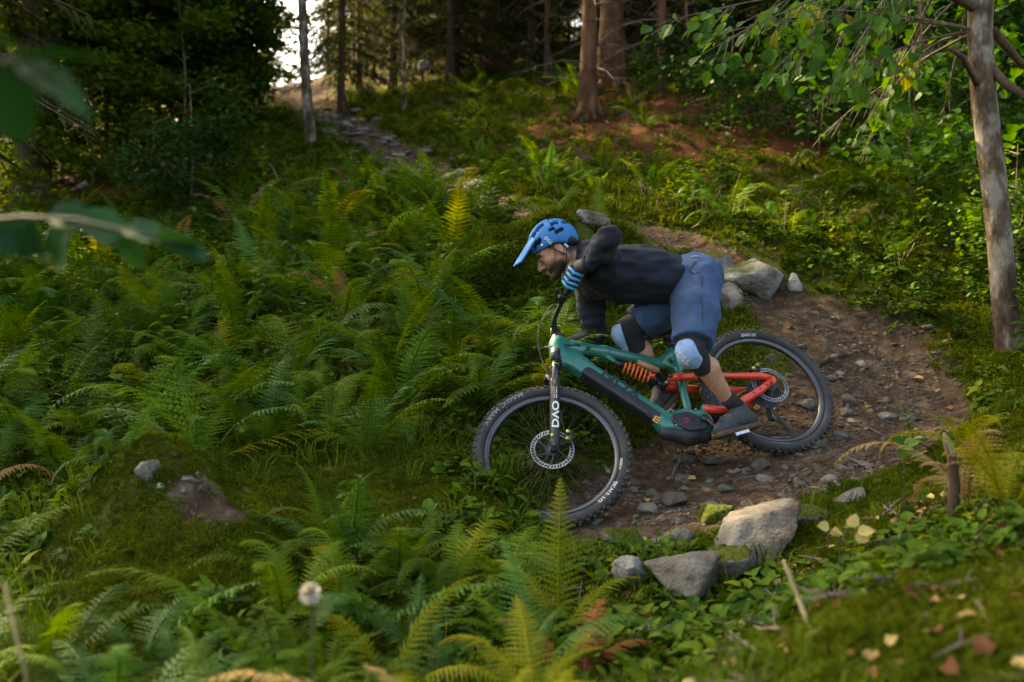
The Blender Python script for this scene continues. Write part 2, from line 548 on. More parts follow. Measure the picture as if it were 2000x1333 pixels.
# ---------------------------------------------------------------- rocks
def rock_mesh(seed, cuts=11, sub=3, flat=.62):
    r = np.random.default_rng(seed)
    # cube-sphere
    n = 2 ** sub
    vs_ = {}; fs = []; ver = []
    def vid(p):
        k = tuple(np.round(p, 5))
        if k not in vs_: vs_[k] = len(ver); ver.append(p)
        return vs_[k]
    for ax in range(3):
        for sg in (-1, 1):
            for i in range(n):
                for j in range(n):
                    q = []
                    for di, dj in ((0, 0), (1, 0), (1, 1), (0, 1)):
                        p = np.zeros(3); p[ax] = sg; p[(ax + 1) % 3] = -1 + 2 * (i + di) / n; p[(ax + 2) % 3] = -1 + 2 * (j + dj) / n
                        q.append(vid(p))
                    fs.append(q if sg > 0 else q[::-1])
    P = np.array(ver); P /= np.linalg.norm(P, axis=1)[:, None]
    for _ in range(cuts):                      # flat broken faces
        d = unit(r.normal(size=3)); h = r.uniform(.45, .85)
        s = P @ d - h
        P = P - np.clip(s, 0, None)[:, None] * d * .92
    P = P * (1 + .06 * noise3(P * 3 + seed)[:, None] + .035 * noise3(P * 8 + seed)[:, None] + .015 * noise3(P * 19 + seed)[:, None])
    P = P / np.abs(P).max(0) * V(1, r.uniform(.7, .95), 1)
    return smooth(fast_mesh('rock', P, fs), True)
def rock_mat(name, dark, light, mossy):
    m, nt, out = nodes(name); L_ = nt.links.new
    b = N(nt, 'ShaderNodeBsdfPrincipled', Roughness=.9); b.inputs['Specular IOR Level'].default_value = .12
    L_(b.outputs[0], out.inputs[0])
    g = N(nt, 'ShaderNodeNewGeometry'); tc = N(nt, 'ShaderNodeTexCoord'); oi = N(nt, 'ShaderNodeObjectInfo')
    n1 = N(nt, 'ShaderNodeTexNoise', Scale=9, Detail=8, Roughness=.65); L_(g.outputs['Position'], n1.inputs['Vector'])
    n2 = N(nt, 'ShaderNodeTexNoise', Scale=70, Detail=4); L_(g.outputs['Position'], n2.inputs['Vector'])
    r1 = ramp(nt, [(.28, dark), (.5, tuple((a + c_) / 2 for a, c_ in zip(dark, light))), (.72, light)]); L_(n1.outputs['Fac'], r1.inputs[0])
    hv = N(nt, 'ShaderNodeHueSaturation', Saturation=1.0)
    mr = N(nt, 'ShaderNodeMapRange'); L_(oi.outputs['Random'], mr.inputs[0]); mr.inputs[3].default_value = .65; mr.inputs[4].default_value = 1.25
    L_(mr.outputs[0], hv.inputs['Value']); L_(r1.outputs[0], hv.inputs['Color'])
    n5 = N(nt, 'ShaderNodeTexNoise', Scale=4.0, Detail=6, Roughness=.7); L_(g.outputs['Position'], n5.inputs['Vector'])
    r5 = ramp(nt, [(.48, (0, 0, 0)), (.66, (.85, .85, .85))]); L_(n5.outputs['Fac'], r5.inputs[0])
    ms_ = N(nt, 'ShaderNodeMix', data_type='RGBA'); L_(r5.outputs[0], ms_.inputs[0]); L_(hv.outputs[0], ms_.inputs[6]); ms_.inputs[7].default_value = (.075, .052, .034, 1)
    col = ms_.outputs[2]
    sx = N(nt, 'ShaderNodeSeparateXYZ'); L_(g.outputs['Normal'], sx.inputs[0])
    add = N(nt, 'ShaderNodeMath', operation='ADD'); L_(sx.outputs['Z'], add.inputs[0])
    n4 = N(nt, 'ShaderNodeTexNoise', Scale=5, Detail=5); L_(g.outputs['Position'], n4.inputs['Vector'])
    L_(n4.outputs['Fac'], add.inputs[1])
    r2 = ramp(nt, [(max(.02, 1.0 - mossy), (0, 0, 0)), (max(.1, 1.1 - mossy), (1, 1, 1))])
    half = N(nt, 'ShaderNodeMath', operation='MULTIPLY'); L_(add.outputs[0], half.inputs[0]); half.inputs[1].default_value = .62
    L_(half.outputs[0], r2.inputs[0])
    mc = ramp(nt, [(.3, (.024, .036, .004)), (.7, (.085, .098, .012))]); L_(n2.outputs['Fac'], mc.inputs[0])
    mxx = N(nt, 'ShaderNodeMix', data_type='RGBA'); L_(r2.outputs[0], mxx.inputs[0]); L_(col, mxx.inputs[6]); L_(mc.outputs[0], mxx.inputs[7])
    L_((mxx.outputs[2] if mossy > 0 else col), b.inputs['Base Color'])
    bm = N(nt, 'ShaderNodeBump', Strength=1.0, Distance=.03); ad = N(nt, 'ShaderNodeMath', operation='MULTIPLY_ADD')
    L_(n2.outputs['Fac'], ad.inputs[0]); ad.inputs[1].default_value = .35; L_(n1.outputs['Fac'], ad.inputs[2]); L_(ad.outputs[0], bm.inputs['Height']); L_(bm.outputs[0], b.inputs['Normal'])
    return m
M_rock = rock_mat('grey_gneiss', (.055, .047, .038), (.225, .205, .172), 0)
M_grit = rock_mat('brown_grit', (.050, .038, .028), (.185, .150, .118), 0)
M_rockm = rock_mat('grey_gneiss_with_moss', (.06, .055, .048), (.26, .25, .225), .36)
M_rockmm = rock_mat('moss_covered_gneiss', (.06, .055, .048), (.26, .25, .23), .97)
M_rockw = rock_mat('pale_gneiss_with_moss', (.12, .115, .10), (.44, .43, .39), .14)
ROCKS = [rock_mesh(100 + i) for i in range(8)]
BIGROCKS = [rock_mesh(200 + i, 9, 4, .8) for i in range(4)] + [rock_mesh(260, 2, 4, .8)]
for me in ROCKS + BIGROCKS: me.materials.append(M_rock)
def rock_at(name, x, y, d, w, h, me, m, label, group=None, rot=None, dep=1.0, cat='rock', bed=True):
    """a rock whose middle shows at photo position x, y; w, h its size in photo pixels"""
    ds = np.linspace(d * .8, d * 1.2, 60); P_ = np.array([px(x, y + h * .14, q) for q in ds])
    hit = np.argmax(P_[:, 2] < H(P_[:, 0], P_[:, 1]))      # slide it along the ground until it is bedded in
    if bed and (hit or P_[0, 2] < H(P_[0, 0], P_[0, 1])): d = ds[hit]
    p = px(x, y, d); s = d / FPX / 2
    o = bpy.data.objects.new(name, me); C.objects.link(o)
    o.location = p
    o.rotation_euler = rot if rot else (random.uniform(-.2, .2), random.uniform(-.25, .25), random.uniform(0, 6.28))
    o.scale = (w * s, w * s * dep, h * s)
    if m is not M_rock:
        o.material_slots[0].link = 'OBJECT'; o.material_slots[0].material = m
    tag(o, label, cat, group)
    return o
rr = rock_at
BOULD = rr('boulder', 1070, 540, 6.75, 440, 262, BIGROCKS[4], M_rockmm, 'moss covered boulder with a bare pale end behind the helmet', rot=(0.1, .05, .4), dep=.8, bed=False)
rr('boulder', 1468, 548, 6.55, 150, 115, BIGROCKS[1], M_rockw, 'large pale angular boulder beside the trail behind the shorts', rot=(.1, -.15, .6))
rr('boulder', 1415, 590, 6.2, 85, 80, BIGROCKS[2], M_rock, 'small grey boulder below the large pale boulder', rot=(.3, .2, 2))
rr('boulder', 1400, 515, 6.9, 90, 60, BIGROCKS[3], M_rockm, 'flat mossy rock left of the large pale boulder', rot=(.1, .2, .5))
rr('rock', 1150, 428, 6.62, 92, 40, ROCKS[1], M_rockw, 'pale bare stone cap on top of the mossy boulder', rot=(.1, .25, .4), bed=False)
rr('rock', 1472, 1048, 3.75, 235, 112, BIGROCKS[2], M_rock, 'long grey rock standing on edge at the near trail edge', rot=(.15, -.60, .12), bed=False)
rr('rock', 1345, 1118, 3.5, 185, 84, ROCKS[3], M_rock, 'broad flat grey rock lowest at the trail edge', rot=(.1, .03, .3), bed=False)
rr('rock', 1228, 1115, 3.55, 85, 80, ROCKS[4], M_rockw, 'pale weathered stone left of the broad flat rock', bed=False)
rr('rock', 1408, 1098, 3.55, 130, 60, ROCKS[6], M_rockm, 'low mossy slab between the long rock and the flat rock', bed=False)
rr('rock', 1570, 1012, 3.95, 120, 56, ROCKS[2], M_rockm, 'low mossy slab right of the long grey rock')
rr('rock', 1285, 1068, 3.68, 100, 54, ROCKS[1], M_rock, 'low grey slab behind the pale weathered stone')
rr('rock', 1320, 1055, 3.75, 75, 55, ROCKS[5], M_rock, 'brownish stone behind the broad flat rock')
rr('rock', 1225, 1055, 3.8, 105, 50, ROCKS[6], M_rockm, 'dark mossy stone beside the front tyre')
rr('rock', 1400, 1010, 3.95, 85, 60, ROCKS[7], M_rockmm, 'green moss cushion stone left of the long grey rock')
rr('rock', 1662, 975, 4.1, 80, 45, ROCKS[0], M_rock, 'grey block at the trail edge right of the long rock')
rr('rock', 1550, 560, 6.45, 40, 55, ROCKS[2], M_rockw, 'small pale upright stone right of the large boulder')
rr('rock', 285, 918, 3.8, 66, 56, ROCKS[1], M_rock, 'pale grey rock on top of the mossy mound', rot=(.1, .1, 1.2))
rr('rock', 312, 952, 3.68, 24, 18, ROCKS[2], M_rockw, 'cream pebble in the bare soil of the mound')
for k, (x, y, w, h) in enumerate(((368, 945, 40, 20), (395, 962, 32, 18), (358, 968, 20, 12), (385, 935, 14, 10), (390, 990, 14, 10), (318, 1040, 18, 9))):
    rr('rock', x, y - 8, 3.72 - .002 * (y - 940), w, h * 1.3, ROCKS[k], M_rock, 'small pale stone on the bare soil of the mossy mound', 'pale stones on the mound', cat='stone')
rr('rock', 825, 130, 15.6, 28, 26, ROCKS[3], M_rockw, 'pale stone high on the slope left of the reddish trunk')
rr('rock', 720, 185, 14.5, 45, 30, ROCKS[5], M_rockm, 'mossy rock above the climbing trail')
# trail stones one can pick out
TS = [(1335, 897, 55, 26), (1400, 900, 66, 26), (1490, 910, 62, 34), (1320, 980, 58, 38), (1260, 998, 52, 40), (1420, 958, 44, 26), (1500, 938, 50, 18), (1560, 945, 34, 18), (1580, 925, 22, 14), (1345, 885, 30, 18),
      (1640, 915, 40, 16), (1690, 910, 34, 18), (1735, 815, 42, 24), (1275, 965, 36, 20), (1240, 960, 24, 18), (1385, 940, 20, 12), (1460, 985, 28, 14), (1530, 970, 26, 12), (1610, 960, 22, 12), (1455, 925, 18, 10),
      (1440, 940, 16, 12), (1560, 890, 24, 14), (1610, 870, 20, 12), (1650, 850, 22, 14), (1575, 790, 40, 26), (1430, 765, 26, 16), (1450, 660, 48, 26), (1505, 700, 36, 20), (1640, 730, 22, 14), (1830, 690, 28, 16), (1815, 640, 34, 14), (1700, 690, 22, 10), (1760, 780, 20, 12), (1790, 840, 22, 12), (1690, 770, 18, 10), (1430, 700, 22, 12), (1480, 720, 20, 12), (1540, 735, 20, 14), (650, 232, 34, 12), (690, 240, 26, 12), (735, 268, 30, 14), (770, 285, 34, 14), (710, 285, 24, 10), (800, 300, 30, 12), (760, 310, 24, 10), (820, 325, 34, 12), (640, 215, 30, 8), (675, 262, 20, 9), (850, 345, 26, 12), (880, 365, 26, 12), (840, 375, 30, 14), (905, 395, 24, 12)]
for k, (x, y, w, h) in enumerate(TS):
    # walk along the sight line until it meets the ground
    lo_, hi_ = 2.5, (9.0 if y > 420 else 18.0)
    ds = np.linspace(lo_, hi_, 300); P_ = np.array([px(x, y + h * .35, d) for d in ds])
    hit = np.argmax(P_[:, 2] < H(P_[:, 0], P_[:, 1]))
    d = ds[hit] if hit else 4.6
    rr('trail_stone', x, y, d, w, h, ROCKS[k % 8], M_rock, 'loose grey stone lying on the dirt trail', 'loose stones on the trail', cat='stone')

rs2 = np.random.default_rng(9)
for k in range(60):
    t = rs2.uniform(0, 1) ** .8; yy = 8.2 + t * 7.5
    cx_ = np.interp(yy, TRAIL[10:17, 1], TRAIL[10:17, 0]); xx = cx_ + rs2.normal() * .22
    zz = float(H(np.array([xx]), np.array([yy]))[0]); w = rs2.uniform(.05, .17)
    o = bpy.data.objects.new('trail_stone', ROCKS[k % 8]); C.objects.link(o); o.location = (xx, yy, zz + .005); o.rotation_euler = (rs2.normal() * .15, rs2.normal() * .15, rs2.uniform(0, 6.28)); o.scale = (w, w, w * rs2.uniform(.3, .55))
    tag(o, 'grey stone on the climbing trail', 'stone', 'stones of the climbing trail')

for k in range(55):
    t = rs2.uniform(0, 1); i_ = t * 6.5; a_ = int(i_); f_ = i_ - a_
    c_ = TRAIL[a_] * (1 - f_) + TRAIL[a_ + 1] * f_; xx, yy = c_ + rs2.normal(size=2) * .22
    if min(math.hypot(xx - .18, yy - 4.31), math.hypot(xx - 1.36, yy - 4.82)) < .14: continue
    zz = float(H(np.array([xx]), np.array([yy]))[0]); w = .018 + .045 * rs2.random() ** 2
    o = bpy.data.objects.new('trail_stone', ROCKS[k % 8]); C.objects.link(o); o.location = (xx, yy, zz); o.rotation_euler = (rs2.normal() * .2, rs2.normal() * .2, rs2.uniform(0, 6.28)); o.scale = (w, w, w * rs2.uniform(.35, .7))
    tag(o, 'small stone bedded in the dirt of the bend', 'stone', 'small stones of the bend')
# ================================================================ the mountain bike
BT = V(0.92290126, 4.81183685, -0.37022563)
def painted(name, c1, c2, rough, coat):
    m, nt, out = nodes(name); L_ = nt.links.new
    b_ = N(nt, 'ShaderNodeBsdfPrincipled'); b_.inputs['Coat Weight'].default_value = coat; b_.inputs['Coat Roughness'].default_value = .12
    L_(b_.outputs[0], out.inputs[0]); tc = N(nt, 'ShaderNodeTexCoord')
    n1 = N(nt, 'ShaderNodeTexNoise', Scale=9, Detail=8, Roughness=.7); L_(tc.outputs['Object'], n1.inputs['Vector'])
    n2 = N(nt, 'ShaderNodeTexNoise', Scale=90, Detail=3); L_(tc.outputs['Object'], n2.inputs['Vector'])
    r1 = ramp(nt, [(.3, c1), (.7, c2)]); L_(n1.outputs['Fac'], r1.inputs[0])
    mu = N(nt, 'ShaderNodeMath', operation='MULTIPLY'); L_(n1.outputs['Fac'], mu.inputs[0]); L_(n2.outputs['Fac'], mu.inputs[1])
    rd = ramp(nt, [(.29, (0, 0, 0)), (.42, (.55, .55, .55))]); L_(mu.outputs[0], rd.inputs[0])
    mx = N(nt, 'ShaderNodeMix', data_type='RGBA'); L_(rd.outputs[0], mx.inputs[0]); L_(r1.outputs[0], mx.inputs[6]); mx.inputs[7].default_value = (.10, .07, .045, 1)
    L_(mx.outputs[2], b_.inputs['Base Color'])
    rr_ = N(nt, 'ShaderNodeMapRange'); L_(n1.outputs['Fac'], rr_.inputs[0]); rr_.inputs[3].default_value = rough - .12; rr_.inputs[4].default_value = rough + .25
    L_(rr_.outputs[0], b_.inputs['Roughness'])
    return m
def _rw(yaw, pit, lean):
    return rotm((0, 0, 1), yaw) @ rotm((0, 1, 0), pit) @ rotm((1, 0, 0), lean)
BR = _rw(3.564567, 0.2166497, 0.6150642)      # local x forward, y to the bike's left, z up
def bw(p):                                     # bike local -> world
    return BR @ np.asarray(p, float) + BT

M_green = painted('teal_frame_paint', (.010, .142, .112), (.015, .172, .136), .30, .5)
M_red = painted('red_orange_paint', (.66, .040, .014), (.76, .055, .02), .32, .4)
M_black = mat('black_anodised_metal', (.012, .012, .014), (.02, .02, .022), rough=.38, scale=30, spec=.5)
M_matte = mat('matte_black_plastic', (.016, .016, .018), (.03, .029, .03), rough=.6, scale=22)
M_rubber = mat('dusty_tyre_rubber', (.016, .016, .017), (.036, .033, .031), rough=.72, scale=14, bump=.0008, bscale=90)
M_knob = mat('dusty_tread_rubber', (.022, .020, .018), (.11, .082, .058), rough=.85, scale=18)
M_rim = mat('dark_rim', (.02, .021, .024), (.03, .032, .036), rough=.22, scale=12, spec=.8)
M_steel = mat('brushed_steel', (.34, .345, .35), (.22, .225, .23), rough=.42, scale=60, metal=1)
M_silver = mat('silver_metal', (.6, .62, .65), (.45, .47, .5), rough=.3, scale=40, metal=1)
M_white = mat('white_print', (.55, .56, .56), rough=.5)
M_grey = mat('grey_print', (.16, .165, .17), rough=.6)
M_darkprint = mat('dark_print', (.008, .02, .022), rough=.5)
M_orange = mat('orange_spring_paint', (.85, .16, .02), (.8, .13, .015), rough=.35, scale=10, coat=.3)
M_badge = mat('orange_print', (.75, .3, .06), rough=.5)
M_redprint = mat('dark_red_print', (.3, .012, .016), rough=.5)
M_lime = mat('lime_anodised_metal', (.35, .6, .06), rough=.35, metal=.4)
M_cover = mat('motor_cover_plastic', (.014, .014, .017), (.028, .028, .032), rough=.5, scale=14)
M_stanchion = mat('black_polished_tube', (.015, .016, .018), rough=.12, spec=.8)
M_copper = mat('copper_print', (.42, .2, .12), rough=.5)

bike = empty('mountain_bike')
bike.matrix_world = mat4(BR, BT)
tag(bike, 'teal full suspension mountain bike with red rear end ridden by the helmeted rider', 'bicycle')

UA = V(-.438, 0, .899)            # steering axis, up
NA = V(.899, 0, .438)             # square to it, forward
CROWN = V(.546, 0, .523)
STEER = -0.225
RS = rotm(UA, STEER)
def st(P):
    return (np.asarray(P, float) - CROWN) @ RS.T + CROWN
EX, EY, EZ = V(1, 0, 0), V(0, 1, 0), V(0, 0, 1)
FAX = V(.815, 0, .028); RAX = V(-.448, 0, .028)
BB = V(.02, 0, -.05)

# ---- frame (one hydroformed shell)
def f_frame(P):
    d = sd_cone(P, (.507, 0, .607), (.563, 0, .488), .031, .035)
    # top tube, kinked up to the seat cluster
    tt = sd_cone(P, (.525, 0, .575), (.30, 0, .478), .042, .028)
    tt = smin(tt, sd_cone(P, (.30, 0, .478), (.04, 0, .330), .029, .025), .02)
    tt = smin(tt, sd_cone(P, (.04, 0, .330), (-.068, 0, .385), .024, .021), .02)
    d = smin(d, tt, .03)
    # down tube: deep rounded box
    a = V(.50, 0, .475); b = V(.190, 0, .020); ax = unit(b - a); L = np.linalg.norm(b - a)
    nn = V(-ax[2], 0, ax[0])
    M = np.stack([ax, EY, nn], 1)
    dt = sd_box(P, (a + b) / 2, (L / 2, .036, .046), M, .02)
    d = smin(d, dt, .05)
    d = smin(d, sd_cone(P, (.54, 0, .53), (.45, 0, .43), .036, .04), .03)
    # seat tube
    d = smin(d, sd_cone(P, (-.070, 0, .395), (.030, 0, .060), .0185, .0215), .018)
    d = smin(d, sd_cone(P, (.04, 0, .330), (-.055, 0, .27), .016, .014), .012)
    # motor shell
    m = sd_chain(P, [(.195, 0, .0), (.10, 0, -.02), (.02, 0, -.045)], [.052, .068, .072], .03)
    m = smax(m, np.abs(P[..., 1]) - .052, .012)
    d = smin(d, m, .02)
    # shock eyelet bridge under the top tube
    d = smin(d, sd_cone(P, (.33, 0, .475), (.27, 0, .405), .012, .011), .012)
    # pivot lugs
    d = smin(d, sd_cone(P, (-.03, -.045, .012), (-.03, .045, .012), .02, .02), .012)
    return d
frame = ob('frame', sdf_mesh('frame', f_frame, (-.14, -.085, -.15), (.63, .085, .67), .0042), M_green, bike)
# battery cover, along the lower half of the down tube
dtd_ = unit(V(.190, 0, .020) - V(.50, 0, .475))
def f_cov(P):
    a = V(.485, 0, .395); b = V(.232, 0, .022); ax = unit(b - a); L = np.linalg.norm(b - a)
    nn = V(-ax[2], 0, ax[0])
    M = np.stack([ax, EY, nn], 1)
    c = (a + b) / 2 + V(dtd_[2], 0, -dtd_[0]) * .016
    return sd_box(P, c, (L / 2, .0405, .030), M, .018)
ob('battery_cover', sdf_mesh('battery_cover', f_cov, (.16, -.06, -.06), (.56, .06, .46), .0042), M_cover, frame)
ob('motor_guard', sdf_mesh('motor_guard', lambda P: smax(sd_chain(P, [(.215, 0, -.035), (.11, 0, -.085), (.03, 0, -.115)], [.036, .045, .035], .03), np.abs(P[..., 1]) - .048, .01), (.0, -.07, -.18), (.28, .07, .04), .0045), M_matte, frame)
def f_mc(P):
    d = sd_chain(P, [(.15, .055, -.012), (.10, .055, -.035), (.045, .055, -.065)], [.034, .046, .036], .03)
    return smax(d, np.abs(P[..., 1] - .052) - .008, .006)
ob('motor_cover', sdf_mesh('motor_cover', f_mc, (.0, .035, -.13), (.21, .07, .05), .0035), M_cover, frame)
for dz in (-.008, .008):
    ob('motor_emblem', MB().box((.112, .0605, -.03 + dz), (.015, .0012, .0045), rotm(EY, .15)), M_redprint, frame)
for p in ((.148, .054, .036), (.03, .054, .013), (.175, .054, -.038)):
    ob('motor_bolt', MB().sphere(p, .006), M_steel, frame, True)
dtd = unit(V(.190, 0, .020) - V(.50, 0, .475)); dtn = V(dtd[2], 0, -dtd[0])
text_on('frame_lettering', 'NOX', .062, V(.345, .0365, .2475) + dtn * .021, dtd, dtn, M_darkprint, frame, .0016, 1.55)
text_on('battery_badge_lettering', 'm', .060, V(.248, .0415, .034) - dtn * .006, dtn, -dtd, M_badge, frame, .0016, .9)
text_on('battery_badge_lettering', 'E3', .030, V(.262, .0415, .068) - dtn * .012, dtn, -dtd, M_matte, frame, .0018, 1.0)
ob('frame_port', MB().tube([(.395, .034, .497), (.395, .041, .497)], .009, 12), M_black, frame, True)
ob('cable_port', MB().tube([(.475, .030, .553), (.43, .036, .527)], [.006, .007], 8), M_black, frame, True)
ob('seat_clamp', MB().tube([(-.066, 0, .378), (-.074, 0, .408)], .0255, 16), M_black, frame, True)
for q_ in ([(.565, 0, .487), (.570, 0, .475)], [(.5045, 0, .613), (.501, 0, .621)]): ob('headset_cup', MB().tube(q_, .035, 20), M_black, frame, True)

# ---- rear end
ra = ob('swingarm', (lambda mb: mb)(MB()
    .tube([(-.045, .058, .196), (-.16, .064, .158), (-.28, .068, .118), (-.40, .072, .082), (-.452, .073, .052)], [.013, .0145, .016, .019, .018], 10)
    .tube([(-.02, .046, .012), (-.07, .05, -.016), (-.13, .058, -.04), (-.24, .068, -.02), (-.36, .073, .005), (-.44, .073, .034)], [.020, .0215, .0215, .0215, .021, .017], 10)
    .tube([(-.045, -.058, .196), (-.16, -.064, .158), (-.28, -.068, .118), (-.40, -.072, .082), (-.452, -.073, .052)], [.013, .0145, .016, .019, .018], 10)
    .tube([(-.02, -.046, .012), (-.07, -.05, -.016), (-.13, -.058, -.04), (-.24, -.068, -.02), (-.36, -.073, .005), (-.44, -.073, .034)], [.020, .0215, .0215, .0215, .021, .017], 10)
    .sphere((-.455, .073, .04), (.026, .011, .026)).sphere((-.455, -.073, .04), (.026, .011, .026))
    .tube([(-.06, -.05, -.01), (-.075, 0, -.01), (-.06, .05, -.01)], .014, 8)), M_red, bike, True)
for p in ((-.30, .0905, -.004), (-.345, .0925, .005), (-.395, .0925, .016), (-.43, .090, .024)):
    ob('swingarm_bolt', MB().tube([p, V(*p) + (0, .003, 0)], .0048, 10), M_black, ra)
link = ob('rocker_link', MB()
    .tube([(.062, .044, .222), (.0, .047, .205), (-.075, .052, .18)], [.022, .020, .019], 12)
    .tube([(.062, -.044, .222), (.0, -.047, .205), (-.11, -.052, .15)], [.022, .022, .018], 12)
    .tube([(.055, -.044, .222), (.055, .044, .222)], .009, 8), M_red, bike, True)
ob('link_pivot', MB().tube([(.062, .052, .222), (.062, .066, .222)], .0115, 14), M_black, link, True)
ob('stay_sleeve', MB().tube([(-.075, .053, .181), (-.12, .057, .168)], .0175, 12), M_black, link, True)

# ---- rear shock with coil
sa, sb = V(.275, 0, .408), V(.085, 0, .205)
sax = unit(sb - sa); s1 = EY; s2 = np.cross(sax, s1)
shock = ob('shock', MB().tube([sa, sa + sax * .05], .017, 14).tube([sa + sax * .05, sa + sax * .15], .016, 14)
           .tube([sa + sax * .15, sa + sax * .235], .021, 14).tube([sa + sax * .235, sb], .014, 12)
           .tube([sb - EY * .03, sb + EY * .03], .013, 12), M_black, bike, True)
tt_ = np.linspace(0, 1, 160); an = tt_ * 2 * math.pi * 6.2
ob('coil_spring', MB().tube([sa + sax * (.055 + .135 * t) + .030 * (math.cos(a) * s1 + math.sin(a) * s2) for t, a in zip(tt_, an)], .0052, 7), M_orange, shock, True)
ob('shock_reservoir', MB().tube([sa + sax * .10 + V(-.052, 0, .042), sa + sax * .215 + V(-.052, 0, .042)], .018, 14), M_copper, shock, True)
ob('shock_knob', MB().tube([sa + sax * .20 + EY * .02, sa + sax * .20 + EY * .04], .0125, 12), M_red, shock, True)
ob('shock_bolt', MB().sphere(sb + EY * .032, .010), M_steel, shock, True)

# ---- wheels
def wheel(name, ctr, T, rear):
    w = ob(name, MB().lathe([(.006, -.055), (.018, -.05), (.024, -.032), (.016, -.02), (.016, .02), (.024, .032), (.018, .05), (.006, .055)], ctr, EY, EX, EZ, 20), M_black, bike, True)
    parts = []
    t = np.linspace(0, 2 * math.pi, 20, endpoint=False)
    prof = [(.3405 + .0285 * math.cos(a), .0300 * math.sin(a)) for a in t]
    ty = ob('tyre', MB().lathe(prof, ctr, EY, EX, EZ, 96, True), M_rubber, w, True); parts.append(ty)
    kb = MB()
    n = 62
    for i in range(n):
        for row, (ph, dw, dl, off) in enumerate(((-.95, .006, .0065, 0), (-.38, .006, .007, .5), (.38, .006, .007, .5), (.95, .006, .0065, 0), (0, .004, .004, .25))):
            if row == 4 and i % 2: continue
            a = (i + off) / n * 2 * math.pi
            d = math.cos(a) * EX + math.sin(a) * EZ; tg = -math.sin(a) * EX + math.cos(a) * EZ
            rr = .3405 + .0285 * math.cos(ph)
            c = ctr + d * rr + EY * .030 * math.sin(ph)
            nrm = unit(d * math.cos(ph) + EY * math.sin(ph)); sd = np.cross(tg, nrm)
            kb.box(c + nrm * .002, (.0048, dl, dw), np.stack([nrm, tg, sd], 1))
    parts.append(ob('tread_knobs', kb, M_knob, ty))
    rim = ob('rim', MB().lathe([(.314, -.0165), (.314, .0165), (.306, .0165), (.290, .010), (.287, 0), (.290, -.010), (.306, -.0165)], ctr, EY, EX, EZ, 96, True), M_rim, w, True); parts.append(rim)
    sp = MB()
    for i in range(28):
        for sd in (-1, 1):
            a = (i + (.25 if sd > 0 else 0)) / 28 * 2 * math.pi
            lead = .42 if i % 2 else -.42
            d0 = math.cos(a + lead) * EX + math.sin(a + lead) * EZ
            d1 = math.cos(a) * EX + math.sin(a) * EZ
            if i % 2 == 0 or True:
                sp.tube([ctr + d0 * .024 + EY * .032 * sd, ctr + d1 * .289], .0008, 4, False)
    parts.append(ob('spokes', sp, M_black, w))
    # brake rotor on the left
    ro = MB(); y = .048; R0, R1 = .082, .1015
    oy = ctr + EY * y
    nseg = 40
    ro.lathe([(R1, -.001), (R1, .001), (R1 - .0045, .001), (R1 - .0045, -.001)], oy, EY, EX, EZ, 80, True)
    ro.lathe([(R0 + .003, -.001), (R0 + .003, .001), (R0 - .002, .001), (R0 - .002, -.001)], oy, EY, EX, EZ, 80, True)
    for i in range(nseg):
        a = i / nseg * 2 * math.pi
        p0 = oy + (R0) * (math.cos(a) * EX + math.sin(a) * EZ); p1 = oy + (R1 - .002) * (math.cos(a + .11) * EX + math.sin(a + .11) * EZ)
        ro.tube([p0, p1], .0032 if i % 2 else .0020, 4, False)
    parts.append(ob('brake_rotor', ro, M_steel, w))
    rc = MB()
    for i in range(6):
        a = i / 6 * 2 * math.pi
        rc.tube([oy + .026 * (math.cos(a - .4) * EX + math.sin(a - .4) * EZ), oy + .084 * (math.cos(a) * EX + math.sin(a) * EZ)], .0045, 5)
    rc.lathe([(.034, -.002), (.034, .002), (.018, .002), (.018, -.002)], oy, EY, EX, EZ, 24, True)
    parts.append(ob('rotor_carrier', rc, M_black, w))
    def arc(nm, s, size, rad, mid, inward, m_, stretch=1.0):
        v, f = text_polys(s, size)
        a = mid + v[:, 0] * stretch / rad if not inward else mid - v[:, 0] * stretch / rad
        r = rad + v[:, 1] * (1 if not inward else -1)
        if rad > .318:
            yy = .0303 * np.sqrt(np.clip(1 - ((r - .3405) / .0288) ** 2, 0.05, 1)) + .0012
        else:
            yy = np.full(len(r), .0) + np.interp(r, [.290, .306, .314], [.0115, .0178, .0178])
        P = ctr + (r * np.cos(a))[:, None] * EX + (r * np.sin(a))[:, None] * EZ + yy[:, None] * EY
        parts.append(ob(nm, MB().add(P, f), m_, w))
    if not rear:
        arc('tyre_lettering', 'MAGIC MARY', .028, .341, math.radians(70), True, M_grey, 1.5)
        arc('tyre_lettering', 'V1', .020, .3215, math.radians(72), True, M_grey, 1.3)
        arc('rim_lettering', 'DT SWISS', .024, .3255, math.radians(244), True, M_white, 1.3)
        arc('rim_lettering', 'HYBRID', .014, .3205, math.radians(215), True, M_white, 1.2)
    else:
        arc('rim_lettering', 'DT SWISS', .019, .3275, math.radians(103), True, M_white, 1.1)
        arc('tyre_lettering', 'SCHWALBE', .016, .345, math.radians(68), True, M_grey, 1.3)
        arc('tyre_lettering', 'DT SWISS', .015, .3255, math.radians(292), True, M_grey, 1.5)
        arc('tyre_logo', '///', .014, .344, math.radians(93), True, M_redprint, 1.5)
    if T is not None:
        for o in [w] + parts:
            n_ = len(o.data.vertices); co = np.empty(n_ * 3, np.float32); o.data.vertices.foreach_get('co', co)
            o.data.vertices.foreach_set('co', T(co.reshape(-1, 3)).astype(np.float32).ravel()); o.data.update()
    return w
fw = wheel('front_wheel', FAX, st, False)
rw = wheel('rear_wheel', RAX, None, True)

